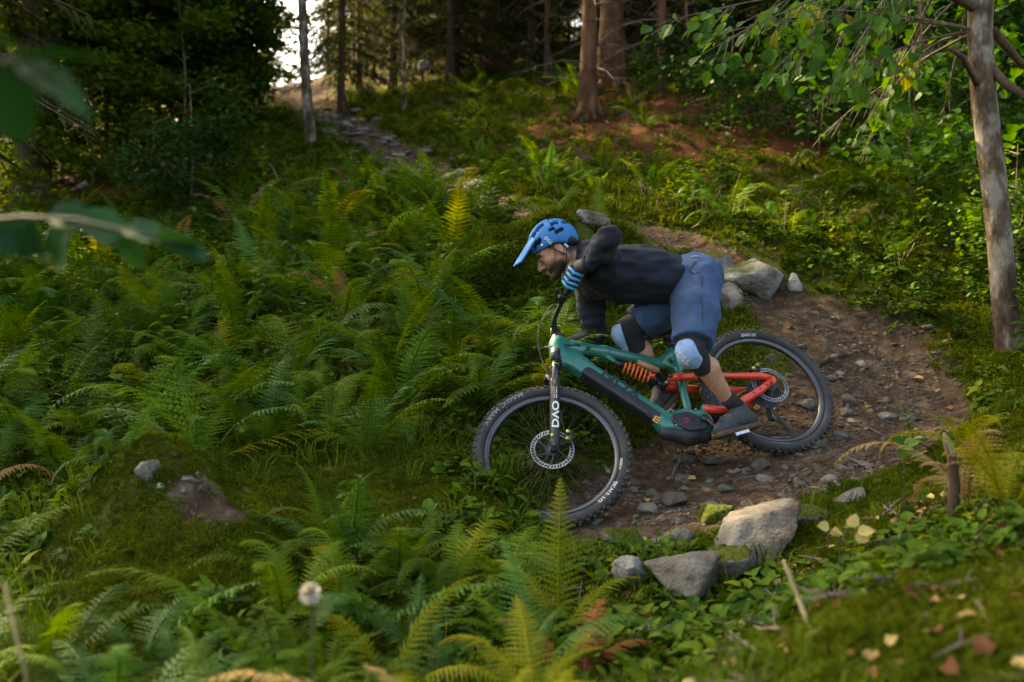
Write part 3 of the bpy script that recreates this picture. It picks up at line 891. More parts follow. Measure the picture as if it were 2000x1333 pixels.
# ---- fork
fk = MB(); fl = MB(); lows = []
leg0 = FAX - .010 * NA
def legp(y, h): return st(leg0 + UA * h + EY * y)
for y in (.066, -.066):
    fk.tube([legp(y, .30), legp(y, .545)], .0185, 16)
fork = ob('fork', fk, M_stanchion, bike, True)
cr = MB()
cr.tube([legp(.066, .485), legp(.066, .548)], [.023, .0245], 16).tube([legp(-.066, .485), legp(-.066, .548)], [.023, .0245], 16)
cr.tube([legp(.066, .512), st(CROWN - UA * .055 + NA * .0), legp(-.066, .512)], [.022, .028, .022], 12)
ob('fork_crown', cr, M_matte, fork, True)
for y in (.066, -.066):
    lo = MB().tube([legp(y, -.02), legp(y, .03), legp(y, .10), legp(y, .33), legp(y, .37)], [.017, .024, .0225, .0235, .0255], 18)
    ob('fork_leg', lo, M_matte, fork, True)
    ob('fork_ring', MB().tube([legp(y, .455), legp(y, .459)], .0192, 16), M_lime, fork, True)
ob('fork_arch', MB().tube([legp(.066, .345), st(leg0 + UA * .40 + EY * .05 + NA * .035), st(leg0 + UA * .415 + NA * .045), st(leg0 + UA * .40 - EY * .05 + NA * .035), legp(-.066, .345)], [.012, .014, .013, .014, .012], 10), M_matte, fork, True)
fy = unit(RS @ EY); fu = unit(RS @ UA); fn = unit(RS @ NA)
vdir = unit(fy * 1.0)
text_on('fork_lettering', 'DVO', .044, legp(.066, .165) + fy * .0242, fu, -fn, M_white, fork, .001, 1.55)
text_on('fork_lettering', 'ONYX', .020, legp(.066, .285) + fy * .0238, fu, -fn, M_white, fork, .001, 1.1)
ob('fork_axle_cap', MB().tube([legp(.066, .0) + fy * .016, legp(.066, .0) + fy * .03], .010, 12), M_black, fork, True)
ob('fork_adjuster', MB().tube([legp(.066, .05) + fy * .02 + fn * .012, legp(.066, .05) + fy * .03 + fn * .012], .0075, 10), M_lime, fork, True)
def caliper(name, P, parent, M):
    c = ob(name, MB().box(P, (.034, .016, .014), M).sphere(P + M @ V(.02, .012, .004), .014).sphere(P + M @ V(-.016, .012, .004), .014), M_black, parent)
    for dx in (.02, -.016):
        ob('caliper_piston_cap', MB().tube([P + M @ V(dx, .022, .006), P + M @ V(dx, .028, .006)], .0085, 12), M_lime, c, True)
    ob('caliper_cap_centre', MB().tube([P + M @ V(-.016, .026, .006), P + M @ V(-.016, .029, .006)], .005, 10), M_black, c, True)
    return c
caliper('front_caliper', legp(.062, .055) - fn * .066, fork, np.stack([fu, fy, fn], 1))
caliper('rear_caliper', V(-.408, .060, .128), bike, np.stack([unit(V(.9, 0, -.3)), EY, unit(V(.3, 0, .9))], 1))

# ---- cockpit
SC = V(.502, 0, .655)             # bar clamp
ob('stem', MB().tube([st(V(.500, 0, .622)), st(V(.488, 0, .668))], .021, 14).tube([st(V(.488, 0, .648)), st(SC)], [.019, .018], 12).tube([st(SC - EY * .026), st(SC + EY * .026)], .022, 14).tube([st(V(.4885, 0, .668)), st(V(.484, 0, .680))], .017, 14), M_matte, bike, True)
def barp(y):
    a = abs(y)
    q = SC + rotm(UA, -.06) @ V(-.150 * max(0, a - .08) / .3, y, .020 * min(1, max(0, (a - .03) / .12)) + .012 * a)
    return st(q)
ys = [-.385, -.30, -.2, -.14, -.1, -.06, -.03, 0, .03, .06, .1, .14, .2, .30, .385]
bar = ob('handlebar', MB().tube([barp(y) for y in ys], [.0112] * 4 + [.0125, .0145, .0158, .0158, .0158, .0145, .0125] + [.0112] * 4, 12), M_black, bike, True)
for s_ in (1, -1):
    g = ob('grip', MB().tube([barp(s_ * y) for y in (.255, .30, .34, .388)], .0165, 12), M_matte, bar, True)
    ob('grip_end_cap', MB().tube([barp(s_ * .386), barp(s_ * .394)], .0155, 12), M_black if s_ < 0 else M_silver, g, True)
    b0 = barp(s_ * .225)
    lv = ob('brake_lever', MB().box(b0 + st(CROWN + V(.022, 0, -.004)) - CROWN, (.013, .032, .010), np.stack([RS @ EX, RS @ EY, RS @ EZ], 1))
            .tube([b0 + RS @ V(.03, .0 * s_, -.008), b0 + RS @ V(.055, .03 * s_, -.012), b0 + RS @ V(.052, .085 * s_, -.014), b0 + RS @ V(.056, .11 * s_, -.012)], [.006, .0055, .0055, .005], 7), M_black, bar, True)
    ob('lever_clamp', MB().tube([barp(s_ * .215), barp(s_ * .235)], .0155, 10), M_black, lv, True)
def bez(p, n=18):
    p = [np.asarray(q, float) for q in p]; out = []
    for t in np.linspace(0, 1, n):
        q = p
        while len(q) > 1: q = [a * (1 - t) + b * t for a, b in zip(q, q[1:])]
        out.append(q[0])
    return out
bl, br_ = barp(.20) + RS @ V(.03, 0, 0), barp(-.20) + RS @ V(.03, 0, 0)
hub_l = legp(.062, .075) - fn * .05
for nm, pts in (('brake_hose', [bl, bl + V(.09, -.02, .0), V(.70, .03, .62), V(.70, .05, .45), legp(.09, .40), legp(.09, .25) - fn * .02, legp(.075, .12) - fn * .03, hub_l]),
                ('brake_hose', [br_, br_ + V(.10, .03, .01), V(.66, -.02, .60), V(.62, .06, .56), V(.50, .05, .553), V(.445, .036, .53)]),
                ('shift_cable', [bl + RS @ V(0, -.03, 0), bl + V(.12, -.06, -.02), V(.70, -.06, .60), V(.60, .045, .50), V(.52, .05, .545), V(.455, .036, .535)])):
    ob(nm, MB().tube(bez(pts, 26), .0026, 6), M_matte, bike, True)

# ---- saddle and post
sp0, sp1 = V(-.070, 0, .395), V(-.088, 0, .455)
ob('seatpost', MB().tube([sp0, sp1], .0165, 14).box(sp1 + V(-.005, 0, .01), (.03, .016, .012)).tube([V(.02, .022, .472), V(-.06, .022, .466), V(-.16, .022, .462)], .0035, 6).tube([V(.02, -.022, .472), V(-.06, -.022, .466), V(-.16, -.022, .462)], .0035, 6), M_black, bike, True)
def f_sad(P):
    d = sd_cone(P, (.055, 0, .498), (-.09, 0, .492), .021, .035)
    d = smin(d, sd_cone(P, (-.17, .04, .495), (-.17, -.04, .495), .032, .032), .06)
    d = smin(d, sd_cone(P, (-.09, 0, .492), (-.17, 0, .495), .036, .036), .03)
    return smax(d, .485 - P[..., 2], .012)
ob('saddle', sdf_mesh('saddle', f_sad, (-.24, -.11, .46), (.10, .11, .56), .005), M_matte, bike)

# ---- drive
FOOT_L = px(1384, 866, 4.54) - px(1474, 840, 4.78); FOOT_R = BR @ V(.87, -.05, -.48)
CA = math.radians(252)
ce = BB + .165 * V(math.cos(CA), 0, math.sin(CA)); co = BB - .165 * V(math.cos(CA), 0, math.sin(CA))
PEDL = ce + EY * .135; PEDR = co - EY * .135
for sgn, e, pd in ((1, ce, PEDL), (-1, co, PEDR)):
    cr_ = ob('crank_arm', MB().tube([BB + EY * .058 * sgn, BB + EY * .078 * sgn], .019, 14).tube([BB + EY * .072 * sgn, BB * .5 + e * .5 + EY * .077 * sgn, e + EY * .080 * sgn], [.0145, .0115, .013], 10, flat=.7), M_black, bike, True)
    # pedal platform parallel to the rider's sole
    pv = unit(BR.T @ (FOOT_L if sgn > 0 else FOOT_R)); pu = V(.05, .25, 1) if sgn > 0 else V(.15, 0, 1)
    pu = unit(pu - pv * (pu @ pv)); py_ = np.cross(pu, pv)
    M = np.stack([pv, py_, pu], 1)
    pm = MB().tube([e + EY * .08 * sgn, pd + EY * .045 * sgn], .008, 8)
    for a in (-1, 1):
        pm.box(pd + M @ V(.047 * a, 0, 0), (.006, .05, .008), M); pm.box(pd + M @ V(0, .047 * a, 0), (.05, .006, .007), M)
    ob('pedal', pm, M_silver, bike)
ch = MB()
cr_y = -.048
ch.lathe([(.070, -.0015), (.070, .0015), (.052, .0015), (.052, -.0015)], BB + EY * cr_y, EY, EX, EZ, 36, True)
ob('chainring', ch, M_black, bike)
cs = MB()
for i, r in enumerate(np.linspace(.024, .096, 9)):
    cs.lathe([(r, -.001), (r, .001), (r - .012, .001), (r - .012, -.001)], RAX + EY * (-.056 + .004 * i), EY, EX, EZ, 30, True)
ob('cassette', cs, M_black, bike)
J0 = V(-.455, -.062, -.075); J1 = V(-.455, -.058, -.115); J2 = V(-.485, -.056, -.215)
rd = ob('derailleur', MB().tube([RAX + V(-.01, -.07, -.01), V(-.46, -.082, -.05), V(-.44, -.085, -.10), J1 + V(0, -.014, 0)], [.009, .012, .016, .012], 8), M_black, bike, True)
ob('derailleur_cage', MB().tube([J1 + EY * .009, J1 * .55 + J2 * .45 + EY * .009], [.02, .0085], 8, flat=.18).tube([J1 * .55 + J2 * .45 + EY * .009, J2 + EY * .009], [.0085, .024], 8, flat=.18), M_silver, rd)
for J in (J1, J2):
    ob('jockey_wheel', MB().lathe([(.022, -.0015), (.022, .0015), (.007, .002), (.007, -.002)], J, EY, EX, EZ, 18, True), M_black, rd)
ob('chain', MB().tube([BB + V(.01, cr_y, .070), RAX + V(0, -.05, .058)], .0042, 5).tube([BB + V(-.03, cr_y, -.066), J2 + V(.02, 0, -.021)], .0042, 5).tube([J2 + V(-.02, 0, .01), J1 + V(.012, 0, .018), RAX + V(-.02, -.05, -.05)], .004, 5), M_steel, bike)
# ================================================================ the rider
M_skin, nt, out = nodes('skin')
b = N(nt, 'ShaderNodeBsdfPrincipled', Roughness=.5)
b.inputs['Subsurface Weight'].default_value = .05
b.inputs['Subsurface Radius'].default_value = (.012, .005, .003)
b.inputs['Subsurface Scale'].default_value = .6
at = N(nt, 'ShaderNodeAttribute', attribute_name='tone')
tc = N(nt, 'ShaderNodeTexCoord'); no = N(nt, 'ShaderNodeTexNoise', Scale=60, Detail=5)
nt.links.new(tc.outputs['Object'], no.inputs['Vector'])
rs_ = ramp(nt, [(.3, (.40, .185, .11)), (.7, (.52, .26, .165))])
nt.links.new(no.outputs['Fac'], rs_.inputs[0])
mx = N(nt, 'ShaderNodeMix', data_type='RGBA'); mx.inputs[7].default_value = (.014, .009, .007, 1)
nt.links.new(at.outputs['Fac'], mx.inputs[0]); nt.links.new(rs_.outputs[0], mx.inputs[6])
nt.links.new(mx.outputs[2], b.inputs['Base Color'])
bm = N(nt, 'ShaderNodeBump', Strength=.5, Distance=.001); n2 = N(nt, 'ShaderNodeTexNoise', Scale=350)
nt.links.new(tc.outputs['Object'], n2.inputs['Vector']); nt.links.new(n2.outputs['Fac'], bm.inputs['Height']); nt.links.new(bm.outputs[0], b.inputs['Normal'])
nt.links.new(b.outputs[0], out.inputs[0])

M_jersey = mat('navy_black_jersey_cloth', (.011, .013, .021), (.019, .023, .036), rough=.85, scale=7, bump=.006, bscale=13, sheen=.03, spec=.2)
M_shorts = mat('blue_shorts_cloth', (.028, .062, .130), (.040, .082, .165), rough=.8, scale=9, bump=.007, bscale=15, sheen=.05, spec=.25)
M_shortsdark = mat('dark_shorts_trim', (.012, .02, .045), rough=.7)
M_pad = mat('light_blue_knee_pad', (.19, .30, .50), (.23, .35, .56), rough=.65, scale=50, bump=.0006, bscale=400)
M_neo = mat('black_neoprene', (.008, .008, .009), (.014, .014, .016), rough=.85, scale=30, bump=.0008, bscale=60)
M_shoe = mat('charcoal_shoe', (.022, .025, .028), (.042, .046, .05), rough=.7, scale=25, bump=.0012, bscale=50)
M_sole = mat('gum_sole', (.10, .05, .028), (.055, .03, .02), rough=.8, scale=25)
M_glove = mat('black_glove', (.008, .008, .01), (.015, .015, .018), rough=.75, scale=40, bump=.0006, bscale=120)
M_cyan = mat('cyan_glove_print', (.025, .27, .62), (.03, .33, .72), rough=.5, scale=30)
M_helmet = mat('blue_helmet_shell', (.022, .135, .34), (.028, .165, .40), rough=.7, scale=6, spec=.12)
M_foam = mat('black_helmet_liner', (.008, .008, .009), rough=.8)
M_hair = mat('dark_brown_hair', (.012, .008, .006), (.02, .014, .01), rough=.6, scale=80)
M_eyew = mat('eye_white', (.28, .25, .22), rough=.2)
M_eyed = mat('eye_iris', (.02, .012, .008), rough=.15)
M_lip = mat('lip', (.36, .11, .085), rough=.5)
M_watch = mat('glove_logo_print', (.3, .32, .2), rough=.5)

GL, GR = bw(barp(.352)), bw(barp(-.335))
hipL, hipR = px(1360, 548, 4.84), px(1346, 560, 5.04)
kneeL, knR = px(1350, 686, 4.60), px(1226, 648, 5.04)
ankL = px(1436, 800, 4.74)
pedL, pedR = bw(PEDL), bw(PEDR)
_fr = unit(FOOT_R); _ur = BR @ V(.15, 0, 1); _ur = unit(_ur - _fr * (_ur @ _fr))
ankR = pedR - _fr * .115 + _ur * .11
shL, shR = px(1170, 503, 4.68), px(1150, 548, 5.02)
elL = px(1190, 464, 4.43)
wrL = px(1146, 517, 4.56)
elR = px(1160, 655, 5.10)
wrR = px(1092, 688, 5.20)
headC = px(1083, 489, 4.84)
neckB = px(1140, 498, 4.86)
PO = V(.92, 4.88, -.55)           # base point of the rider

# head frame: face axis, up axis, left axis (towards the camera)
fa = unit(V(-.80, -.05, -.60)); la = V(0, -1, 0.02); la = unit(la - fa * (la @ fa)); ua = np.cross(la, fa) * -1
if ua[2] < 0: ua = -ua
HM = np.stack([fa, la, ua], 1)    # columns: forward, left, up
def hp(f, l, u): return headC + HM @ V(f, l, u)

def f_head(P):
    Q = (P - headC) @ HM
    x, y, z = Q[..., 0], Q[..., 1], Q[..., 2]
    A = np.stack([x, np.abs(y), z], -1)
    d = sd_ell(Q, (-.008, 0, .035), (.098, .076, .092))
    d = smin(d, sd_ell(Q, (.040, 0, -.035), (.052, .056, .075)), .03)           # face
    d = smin(d, sd_cone(A, (-.01, .048, -.055), (.068, .018, -.105), .022, .020), .02)   # jaw
    d = smin(d, sd_cone(A, (.085, .012, .018), (.072, .05, .014), .012, .012), .012)     # brow
    d = smin(d, sd_cone(A, (.060, .042, -.028), (.045, .052, -.03), .02, .018), .02)     # cheek
    d = smin(d, sd_cone(Q, (.094, 0, .004), (.116, 0, -.034), .009, .013), .010)         # nose
    d = smin(d, sd_cone(A, (.103, .010, -.040), (.094, .013, -.038), .008, .007), .006)
    d = smax(d, -sd_ell(A, (.098, .032, -.004), (.016, .018, .012)), .008)               # eye socket
    d = smin(d, sd_ell(A, (.079, .032, -.004), (.014, .015, .013)), .003)
    d = smin(d, sd_cone(A, (.094, .0, -.066), (.082, .02, -.068), .008, .006), .006)     # lips
    d = smin(d, sd_cone(A, (.091, .0, -.080), (.081, .018, -.079), .009, .006), .006)
    d = smin(d, sd_ell(Q, (.083, 0, -.108), (.022, .026, .020)), .014)                   # chin
    d = smin(d, sd_ell(A, (-.012, .079, -.012), (.022, .009, .034)), .006)               # ear
    d = smax(d, -sd_ell(A, (-.004, .088, -.010), (.012, .008, .020)), .004)
    return d
def f_body(P):
    d = f_head(P)
    d = smin(d, sd_cone(P, hp(-.03, 0, -.06), neckB + V(.02, 0, .01), .060, .05), .03)
    d = smin(d, sd_chain(P, [shL, elL, wrL], [.048, .028, .025], .02), .05)
    d = smin(d, sd_chain(P, [shR, elR, wrR], [.055, .038, .027], .02), .05)
    tor = sd_cone(P, (shL * .6 + shR * .4), (hipL * .6 + hipR * .4), .085, .09)
    tor = smin(tor, sd_cone(P, (shR * .6 + shL * .4), (hipR * .6 + hipL * .4), .085, .09), .06)
    tor = smin(tor, sd_cone(P, shL + V(.05, 0, 0), shR + V(.05, 0, 0), .05, .05), .05)
    tor = smin(tor, sd_cone(P, hipL, hipR, .09, .09), .05)
    d = smin(d, tor, .05)
    for h, k, a, s in ((hipL, kneeL, ankL, 0), (hipR, knR, ankR, 1)):
        d = smin(d, sd_cone(P, h, k, .078, .050), .05)
        kd = unit(a - k); back = unit(np.cross(np.cross(kd, V(1, .3, -.3)), kd))
        calf = k + kd * .13 + back * .022
        d = smin(d, sd_cone(P, k, a, .047, .031), .03)
        d = smin(d, sd_chain(P, [k + kd * .04 + back * .012, calf, k + kd * .25 + back * .01], [.035, .046, .028], .02), .03)
    return d

body_me = sdf_mesh('person', lambda P: f_body(P), (-.02, 4.30, -.42), (1.22, 5.34, .72), .0062)
# a finer head replaces the coarse one only in its shading: stubble, hair line and lips as a tone mask
co = np.empty(len(body_me.vertices) * 3, np.float32); body_me.vertices.foreach_get('co', co); co = co.reshape(-1, 3)
Q = (co - headC) @ HM
def sst(a, b_, x):
    t = np.clip((x - a) / (b_ - a), 0, 1); return t * t * (3 - 2 * t)
beard = sst(-.040, -.066, Q[:, 2]) * sst(-.02, .012, Q[:, 0] - .2 * (Q[:, 2] + .09)) * (Q[:, 0] < .14) * (Q[:, 2] > -.15)
lipm = sst(.02, .012, np.abs(Q[:, 1])) * sst(-.062, -.067, Q[:, 2]) * sst(-.089, -.084, Q[:, 2]) * sst(.088, .093, Q[:, 0])
brow = sst(.006, .012, Q[:, 2]) * sst(.030, .022, Q[:, 2]) * sst(.072, .08, Q[:, 0]) * sst(.008, .014, np.abs(Q[:, 1]))
hair = sst(-.030, -.045, Q[:, 0]) * sst(-.09, -.05, Q[:, 2]) * (Q[:, 2] < .2) * (np.abs(Q[:, 1]) < .078) + sst(.0, .02, Q[:, 2]) * (Q[:, 0] < .03)
near = np.linalg.norm(Q, axis=1) < .19
tone = np.clip(np.maximum.reduce([.97 * beard * (1 - lipm), .9 * brow, hair]), 0, 1) * near
leg_h = (co[:, 2] < .0) * .10 * (noise3(co * 160) > .25)
a_ = body_me.attributes.new('tone', 'FLOAT', 'POINT'); a_.data.foreach_set('value', np.maximum(tone, leg_h).astype(np.float32))
body_me.transform(Matrix.Translation(-Vector(PO)))
person = ob('person', body_me, M_skin)
person.location = PO
tag(person, 'rider in blue helmet, black long sleeved jersey and blue shorts crouched over the bike', 'person')
PM = Matrix.Translation(-Vector(PO))
def worn(name, data, m, parent=person, sm=True):
    if isinstance(data, MB): data = data.mesh(name)
    data.transform(PM)
    return ob(name, data, m, parent, sm)

# ---- face pieces
for s_ in (1, -1):
    e = worn('eye', MB().sphere(hp(.0800, .032 * s_, -.006), .0115, 12, 8), M_eyew)
    worn('iris', MB().sphere(hp(.0880, .031 * s_, -.0065), .0050, 10, 6), M_eyed, e)
    worn('eyelid', MB().tube([hp(.086, .018 * s_, -.002), hp(.0945, .031 * s_, .0012), hp(.083, .045 * s_, -.002)], [.004, .0062, .004], 6), M_skin, e)
worn('lips', MB().tube([hp(.078, .022, -.072), hp(.098, .008, -.0695), hp(.1, 0, -.071), hp(.098, -.008, -.0695), hp(.078, -.022, -.072)], [.002, .0042, .0048, .0042, .002], 7).tube([hp(.078, .02, -.077), hp(.096, .007, -.080), hp(.097, 0, -.080), hp(.096, -.007, -.080), hp(.078, -.02, -.077)], [.002, .0046, .005, .0046, .002], 7), M_lip)

# ---- jersey
WN = unit(V(.93, 0, -.36))
def folds(P, amp, f1, seed):
    return amp * (np.abs(noise3(P * f1, seed)) * 1.6 - .5 + .45 * noise3(P * np.asarray(f1) * 2.3, seed + 5))
def f_under(P):
    d = sd_chain(P, [shL, elL, wrL * .9 + elL * .1], [.048, .028, .025], .02)
    d = smin(d, sd_chain(P, [shR, elR, elR * .4 + wrR * .6], [.055, .038, .030], .02), .05)
    tor = sd_cone(P, (shL * .6 + shR * .4), (hipL * .6 + hipR * .4), .085, .09)
    tor = smin(tor, sd_cone(P, (shR * .6 + shL * .4), (hipR * .6 + hipL * .4), .085, .09), .06)
    tor = smin(tor, sd_cone(P, shL + V(.05, 0, 0), shR + V(.05, 0, 0), .05, .05), .05)
    return smin(d, tor, .055)
def f_jersey(P):
    a1, a2 = shL * .72 + shR * .28, hipL * .72 + hipR * .28
    b1, b2 = shR * .72 + shL * .28, hipR * .72 + hipL * .28
    up = V(0, 0, 1)
    m1, m2 = a1 * .5 + a2 * .5 + up * .012, b1 * .5 + b2 * .5 + up * .012
    d = sd_chain(P, [a1 + V(.02, 0, -.02), a1 * .7 + a2 * .3 + V(0, 0, -.004), m1 + V(0, 0, -.004), a2 + V(-.02, 0, .006)], [.106, .118, .113, .112], .06)
    d = smin(d, sd_chain(P, [b1 + V(.02, 0, -.01), b1 * .7 + b2 * .3, m2, b2 + V(-.02, 0, .006)], [.106, .116, .112, .112], .06), .08)
    d = smin(d, sd_cone(P, neckB + V(.03, 0, -.01), neckB + V(-.035, 0, -.010), .086, .078), .05)
    d = smin(d, sd_chain(P, [shL + V(.0, .03, -.01), shL * .45 + elL * .55, elL, elL * .5 + wrL * .5, wrL * .95 + elL * .05], [.084, .064, .050, .047, .036], .02), .03)
    d = smin(d, sd_chain(P, [shR + V(0, -.02, 0), shR * .5 + elR * .5, elR, elR * .45 + wrR * .55], [.078, .066, .060, .046], .03), .035)
    # pulled hem: stretched creases run from the armpit to the waist
    d = d + folds(P, .011, (7, 8, 17), 3) + .003 * noise3(P * 34, 9)
    d = smin(d, f_under(P) - .010, .01)
    # cut at the collar and the hem
    cn = unit(headC - neckB); d = smax(d, (P - (neckB + cn * .052)) @ cn, .01)
    return smax(d, (P - px(1333, 530, 4.9)) @ WN - .008 * noise3(P * 9, 4), .008)
worn('jersey', sdf_mesh('jersey', f_jersey, (.02, 4.28, -.10), (1.0, 5.32, .66), .0062), M_jersey)
cdir = unit(elL - wrL)
worn('jersey_cuff', MB().lathe([(.034, -.004), (.037, .004), (.0375, .014), (.035, .020)], wrL * .95 + elL * .05, cdir, unit(np.cross(cdir, EZ)), np.cross(cdir, unit(np.cross(cdir, EZ))), 20), M_jersey)

# ---- shorts
hemL = hipL * .10 + kneeL * .90; hemR = hipR * .16 + knR * .84
def f_short(P):
    pc = (hipL + hipR) / 2
    d = sd_cone(P, hipL + V(.005, .03, .015), hipR + V(.005, -.03, .015), .127, .122)
    d = smin(d, sd_cone(P, pc + V(-.085, -.03, .012), pc + V(-.085, .03, .012), .118, .118), .05)
    kl = kneeL - hipL
    l1 = smin(sd_cone(P, hipL + V(.006, .02, 0), hipL + kl * .5 + V(.004, 0, 0), .124, .113), sd_cone(P, hipL + kl * .5 + V(.004, 0, 0), hipL + kl * 1.1, .113, .094), .03)
    l1 = smax(l1, (P - hemL) @ unit(kl), .006)
    kr = knR - hipR
    l2 = smin(sd_cone(P, hipR, hipR + kr * .5, .118, .103), sd_cone(P, hipR + kr * .5, hipR + kr * 1.1, .103, .084), .03)
    l2 = smax(l2, (P - hemR) @ unit(kr), .006)
    d = smax(d, -((P - px(1318, 530, 4.9)) @ WN), .008)
    lc_ = -((P - px(1300, 556, 4.9)) @ unit(V(.42, 0, -.91)))
    d = smin(d, smax(smin(l1, l2, .02), lc_, .02), .04)
    return d + folds(P, .0105, (13, 10, 7), 21) + .0022 * noise3(P * 36, 8)
sh_o = worn('shorts', sdf_mesh('shorts', f_short, (.50, 4.42, -.10), (1.12, 5.24, .50), .0062), M_shorts)
# pocket zip, side seam and waist adjuster follow the cloth: found by marching onto the shorts
def on_cloth(p, d, f, off=.002):
    p = np.asarray(p, float).copy(); d = unit(d)
    for _ in range(60):
        p = p + d * min(.05, float(f(p[None])[0])) * .8
    return p - d * off
cdv = V(0, 1, 0)
def cpath(pts, dep, f): return [on_cloth(px(x, y, dep), px(x, y, 1.0), f) for x, y in pts]
def strip(pts, r): return MB().tube(pts, r, 6)
worn('pocket_zip', strip(cpath([(1358, 512), (1350, 521), (1347, 530), (1355, 535), (1364, 532)], 4.4, f_short), .0035), M_shortsdark, sh_o)
worn('side_seam', strip(cpath([(1372, 540), (1370, 560), (1369, 580), (1372, 600), (1372, 625), (1371, 650)], 4.4, f_short), .0026), M_shortsdark, sh_o)
worn('hem_seam', strip(cpath([(1318, 660), (1335, 664), (1352, 667), (1370, 668), (1386, 664)], 4.3, f_short), .0026), M_shortsdark, sh_o)
worn('waist_adjuster', strip(cpath([(1350, 503), (1358, 501), (1366, 503)], 4.4, f_short), .006), mat('pale_grey_tab', (.2, .22, .26), rough=.6), sh_o)

# ---- knee pads
def pad(knee, hip, ank, fr, nm):
    td = unit(hip - knee); sd_ = unit(ank - knee); fr = unit(fr)
    top, bot = knee + td * .085, knee + sd_ * .125
    def f(P):
        d = smin(sd_cone(P, top, knee + fr * .006, .075, .066), sd_cone(P, knee + fr * .006, bot, .066, .053), .03)
        d = smax(d, (P - top) @ td - .0, .005); d = smax(d, (P - bot) @ sd_ - .0, .005)
        return d + .002 * noise3(P * 40, 2)
    lo = np.minimum.reduce([knee, top, bot]) - .10; hi = np.maximum.reduce([knee, top, bot]) + .10
    return f, worn(nm, sdf_mesh(nm, f, lo, hi, .005), M_neo)
toCam = V(-.05, -1, 0)
frL = unit(V(-.86, -.34, -.32)); frR = unit(V(-.9, .1, -.25))
f_pl, padL = pad(kneeL, hipL, ankL, frL, 'knee_pad')
f_pr, padR = pad(knR, hipR, ankR, frR, 'knee_pad')
def shell(f, mask, lo, hi, nm, parent, m):
    return worn(nm, sdf_mesh(nm, lambda P: smax(np.abs(f(P) - .003) - .0055, mask(P), .004), lo, hi, .0042), m, parent)
# near pad: rounded shield facing front and the camera
def cap_mask(c, n, u, hw, hh):
    n = unit(n); u = unit(u - n * (u @ n)); w = np.cross(n, u)
    def f(P):
        q = np.stack([np.abs((P - c) @ w) / hw, np.abs((P - c) @ u) / hh], -1)
        return np.maximum((np.power(q[..., 0], 3) + np.power(q[..., 1], 3)) ** (1 / 3.) * min(hw, hh) - min(hw, hh), -((P - c) @ n))
    return f
nL = unit(V(-.50, -.80, -.10))
cl = px(1345, 703, 4.55)
uL = unit(px(1334, 668, 4.55) - px(1366, 735, 4.6))
shell(f_pl, cap_mask(cl + nL * -.03, nL, uL, .056, .098), cl - .16, cl + .16, 'pad_shield', padL, M_pad)
cr2 = px(1208, 664, 5.0); nR = unit(V(-.95, .22, -.28)); uR = unit(px(1200, 640, 5) - px(1218, 690, 5.0))
shell(f_pr, cap_mask(cr2 + nR * -.035, nR, uR, .046, .078), cr2 - .15, cr2 + .15, 'pad_shield', padR, M_pad)
# lettering on the near pad: projected onto the shield
tv, tf = text_polys('TSG', .042)
wL = np.cross(nL, uL)
if wL[0] < 0: wL = -wL
dirx = px(1322, 688, 4.55) - px(1364, 722, 4.55); dirx = unit(dirx - nL * (dirx @ nL)); diry = unit(np.cross(nL, dirx))
f_shieldL = lambda P: f_pl(P) - .0105
tp = []
for q in tv:
    p0 = px(1338, 699, 4.55) + nL * .09 + dirx * q[0] * .95 + diry * q[1]
    tp.append(on_cloth(p0, -nL, f_shieldL, .0015))
worn('pad_lettering', MB().add(np.array(tp), tf), M_white, padL, False)

# ---- socks and shoes
def shoe(ank, ped, fwd, up, nm, label_gum):
    fwd = unit(fwd); up = unit(up - fwd * (up @ fwd)); side = np.cross(up, fwd)
    M = np.stack([fwd, side, up], 1)
    base = ped + up * .014        # sole under the ball of the foot
    def L(P): return (P - base) @ M
    def f_up(P):
        Q = L(P)
        d = sd_cone(Q, (.085, 0, .034), (.01, 0, .045), .034, .043)
        d = smin(d, sd_cone(Q, (.01, 0, .048), (-.075, 0, .075), .043, .044), .03)
        d = smin(d, sd_cone(Q, (-.165, 0, .042), (-.08, 0, .046), .036, .042), .03)
        d = smin(d, sd_cone(Q, (-.125, 0, .06), (-.115, 0, .115), .042, .043), .03)
        d = smax(d, .012 - Q[..., 2], .006)
        d = smax(d, Q[..., 2] - .125, .006)
        return d + .0016 * noise3(Q * 70, 6)
    def f_so(P):
        Q = L(P)
        o = sd_cone(Q * (1, 1, .01), (.085, 0, 0), (.02, .004, 0), .037, .047)
        o = smin(o, sd_cone(Q * (1, 1, .01), (.02, .004, 0), (-.09, 0, 0), .047, .039), .02)
        o = smin(o, sd_cone(Q * (1, 1, .01), (-.09, 0, 0), (-.165, 0, 0), .039, .039), .02)
        bend = .20 * np.clip(Q[..., 0] - .05, 0, 1) ** 1.3
        return smax(o, np.abs(Q[..., 2] - .006 - bend) - .013, .006)
    lo = base - .30; hi = base + .30
    s1 = worn(nm, sdf_mesh(nm, f_up, lo, hi, .0055), M_shoe)
    worn('shoe_sole', sdf_mesh('shoe_sole', f_so, lo, hi, .0055), M_sole, s1)
    lc = MB()
    for i in range(5):
        t = i / 4.
        q = V(.0 - .075 * t, 0, .09 + .038 * t)
        lc.tube([base + M @ (q + V(0, y, -abs(y) * .5 - .003)) for y in (-.03, -.015, 0, .015, .03)], .0032, 5)
    worn('shoe_laces', lc, M_neo, s1)
    sa_ = base + M @ V(-.118, 0, .10); sb_ = ank * .72 + (kneeL if nm == 'shoe' and np.allclose(ank, ankL) else knR) * .28
    sk = MB().tube([sa_, sa_ * .45 + sb_ * .55, sa_ * .2 + sb_ * .8], [.043, .040, .040], 18)
    worn('sock', sk, M_neo)
shoe(ankL, pedL, FOOT_L, BR @ V(.05, .25, 1), 'shoe', True)
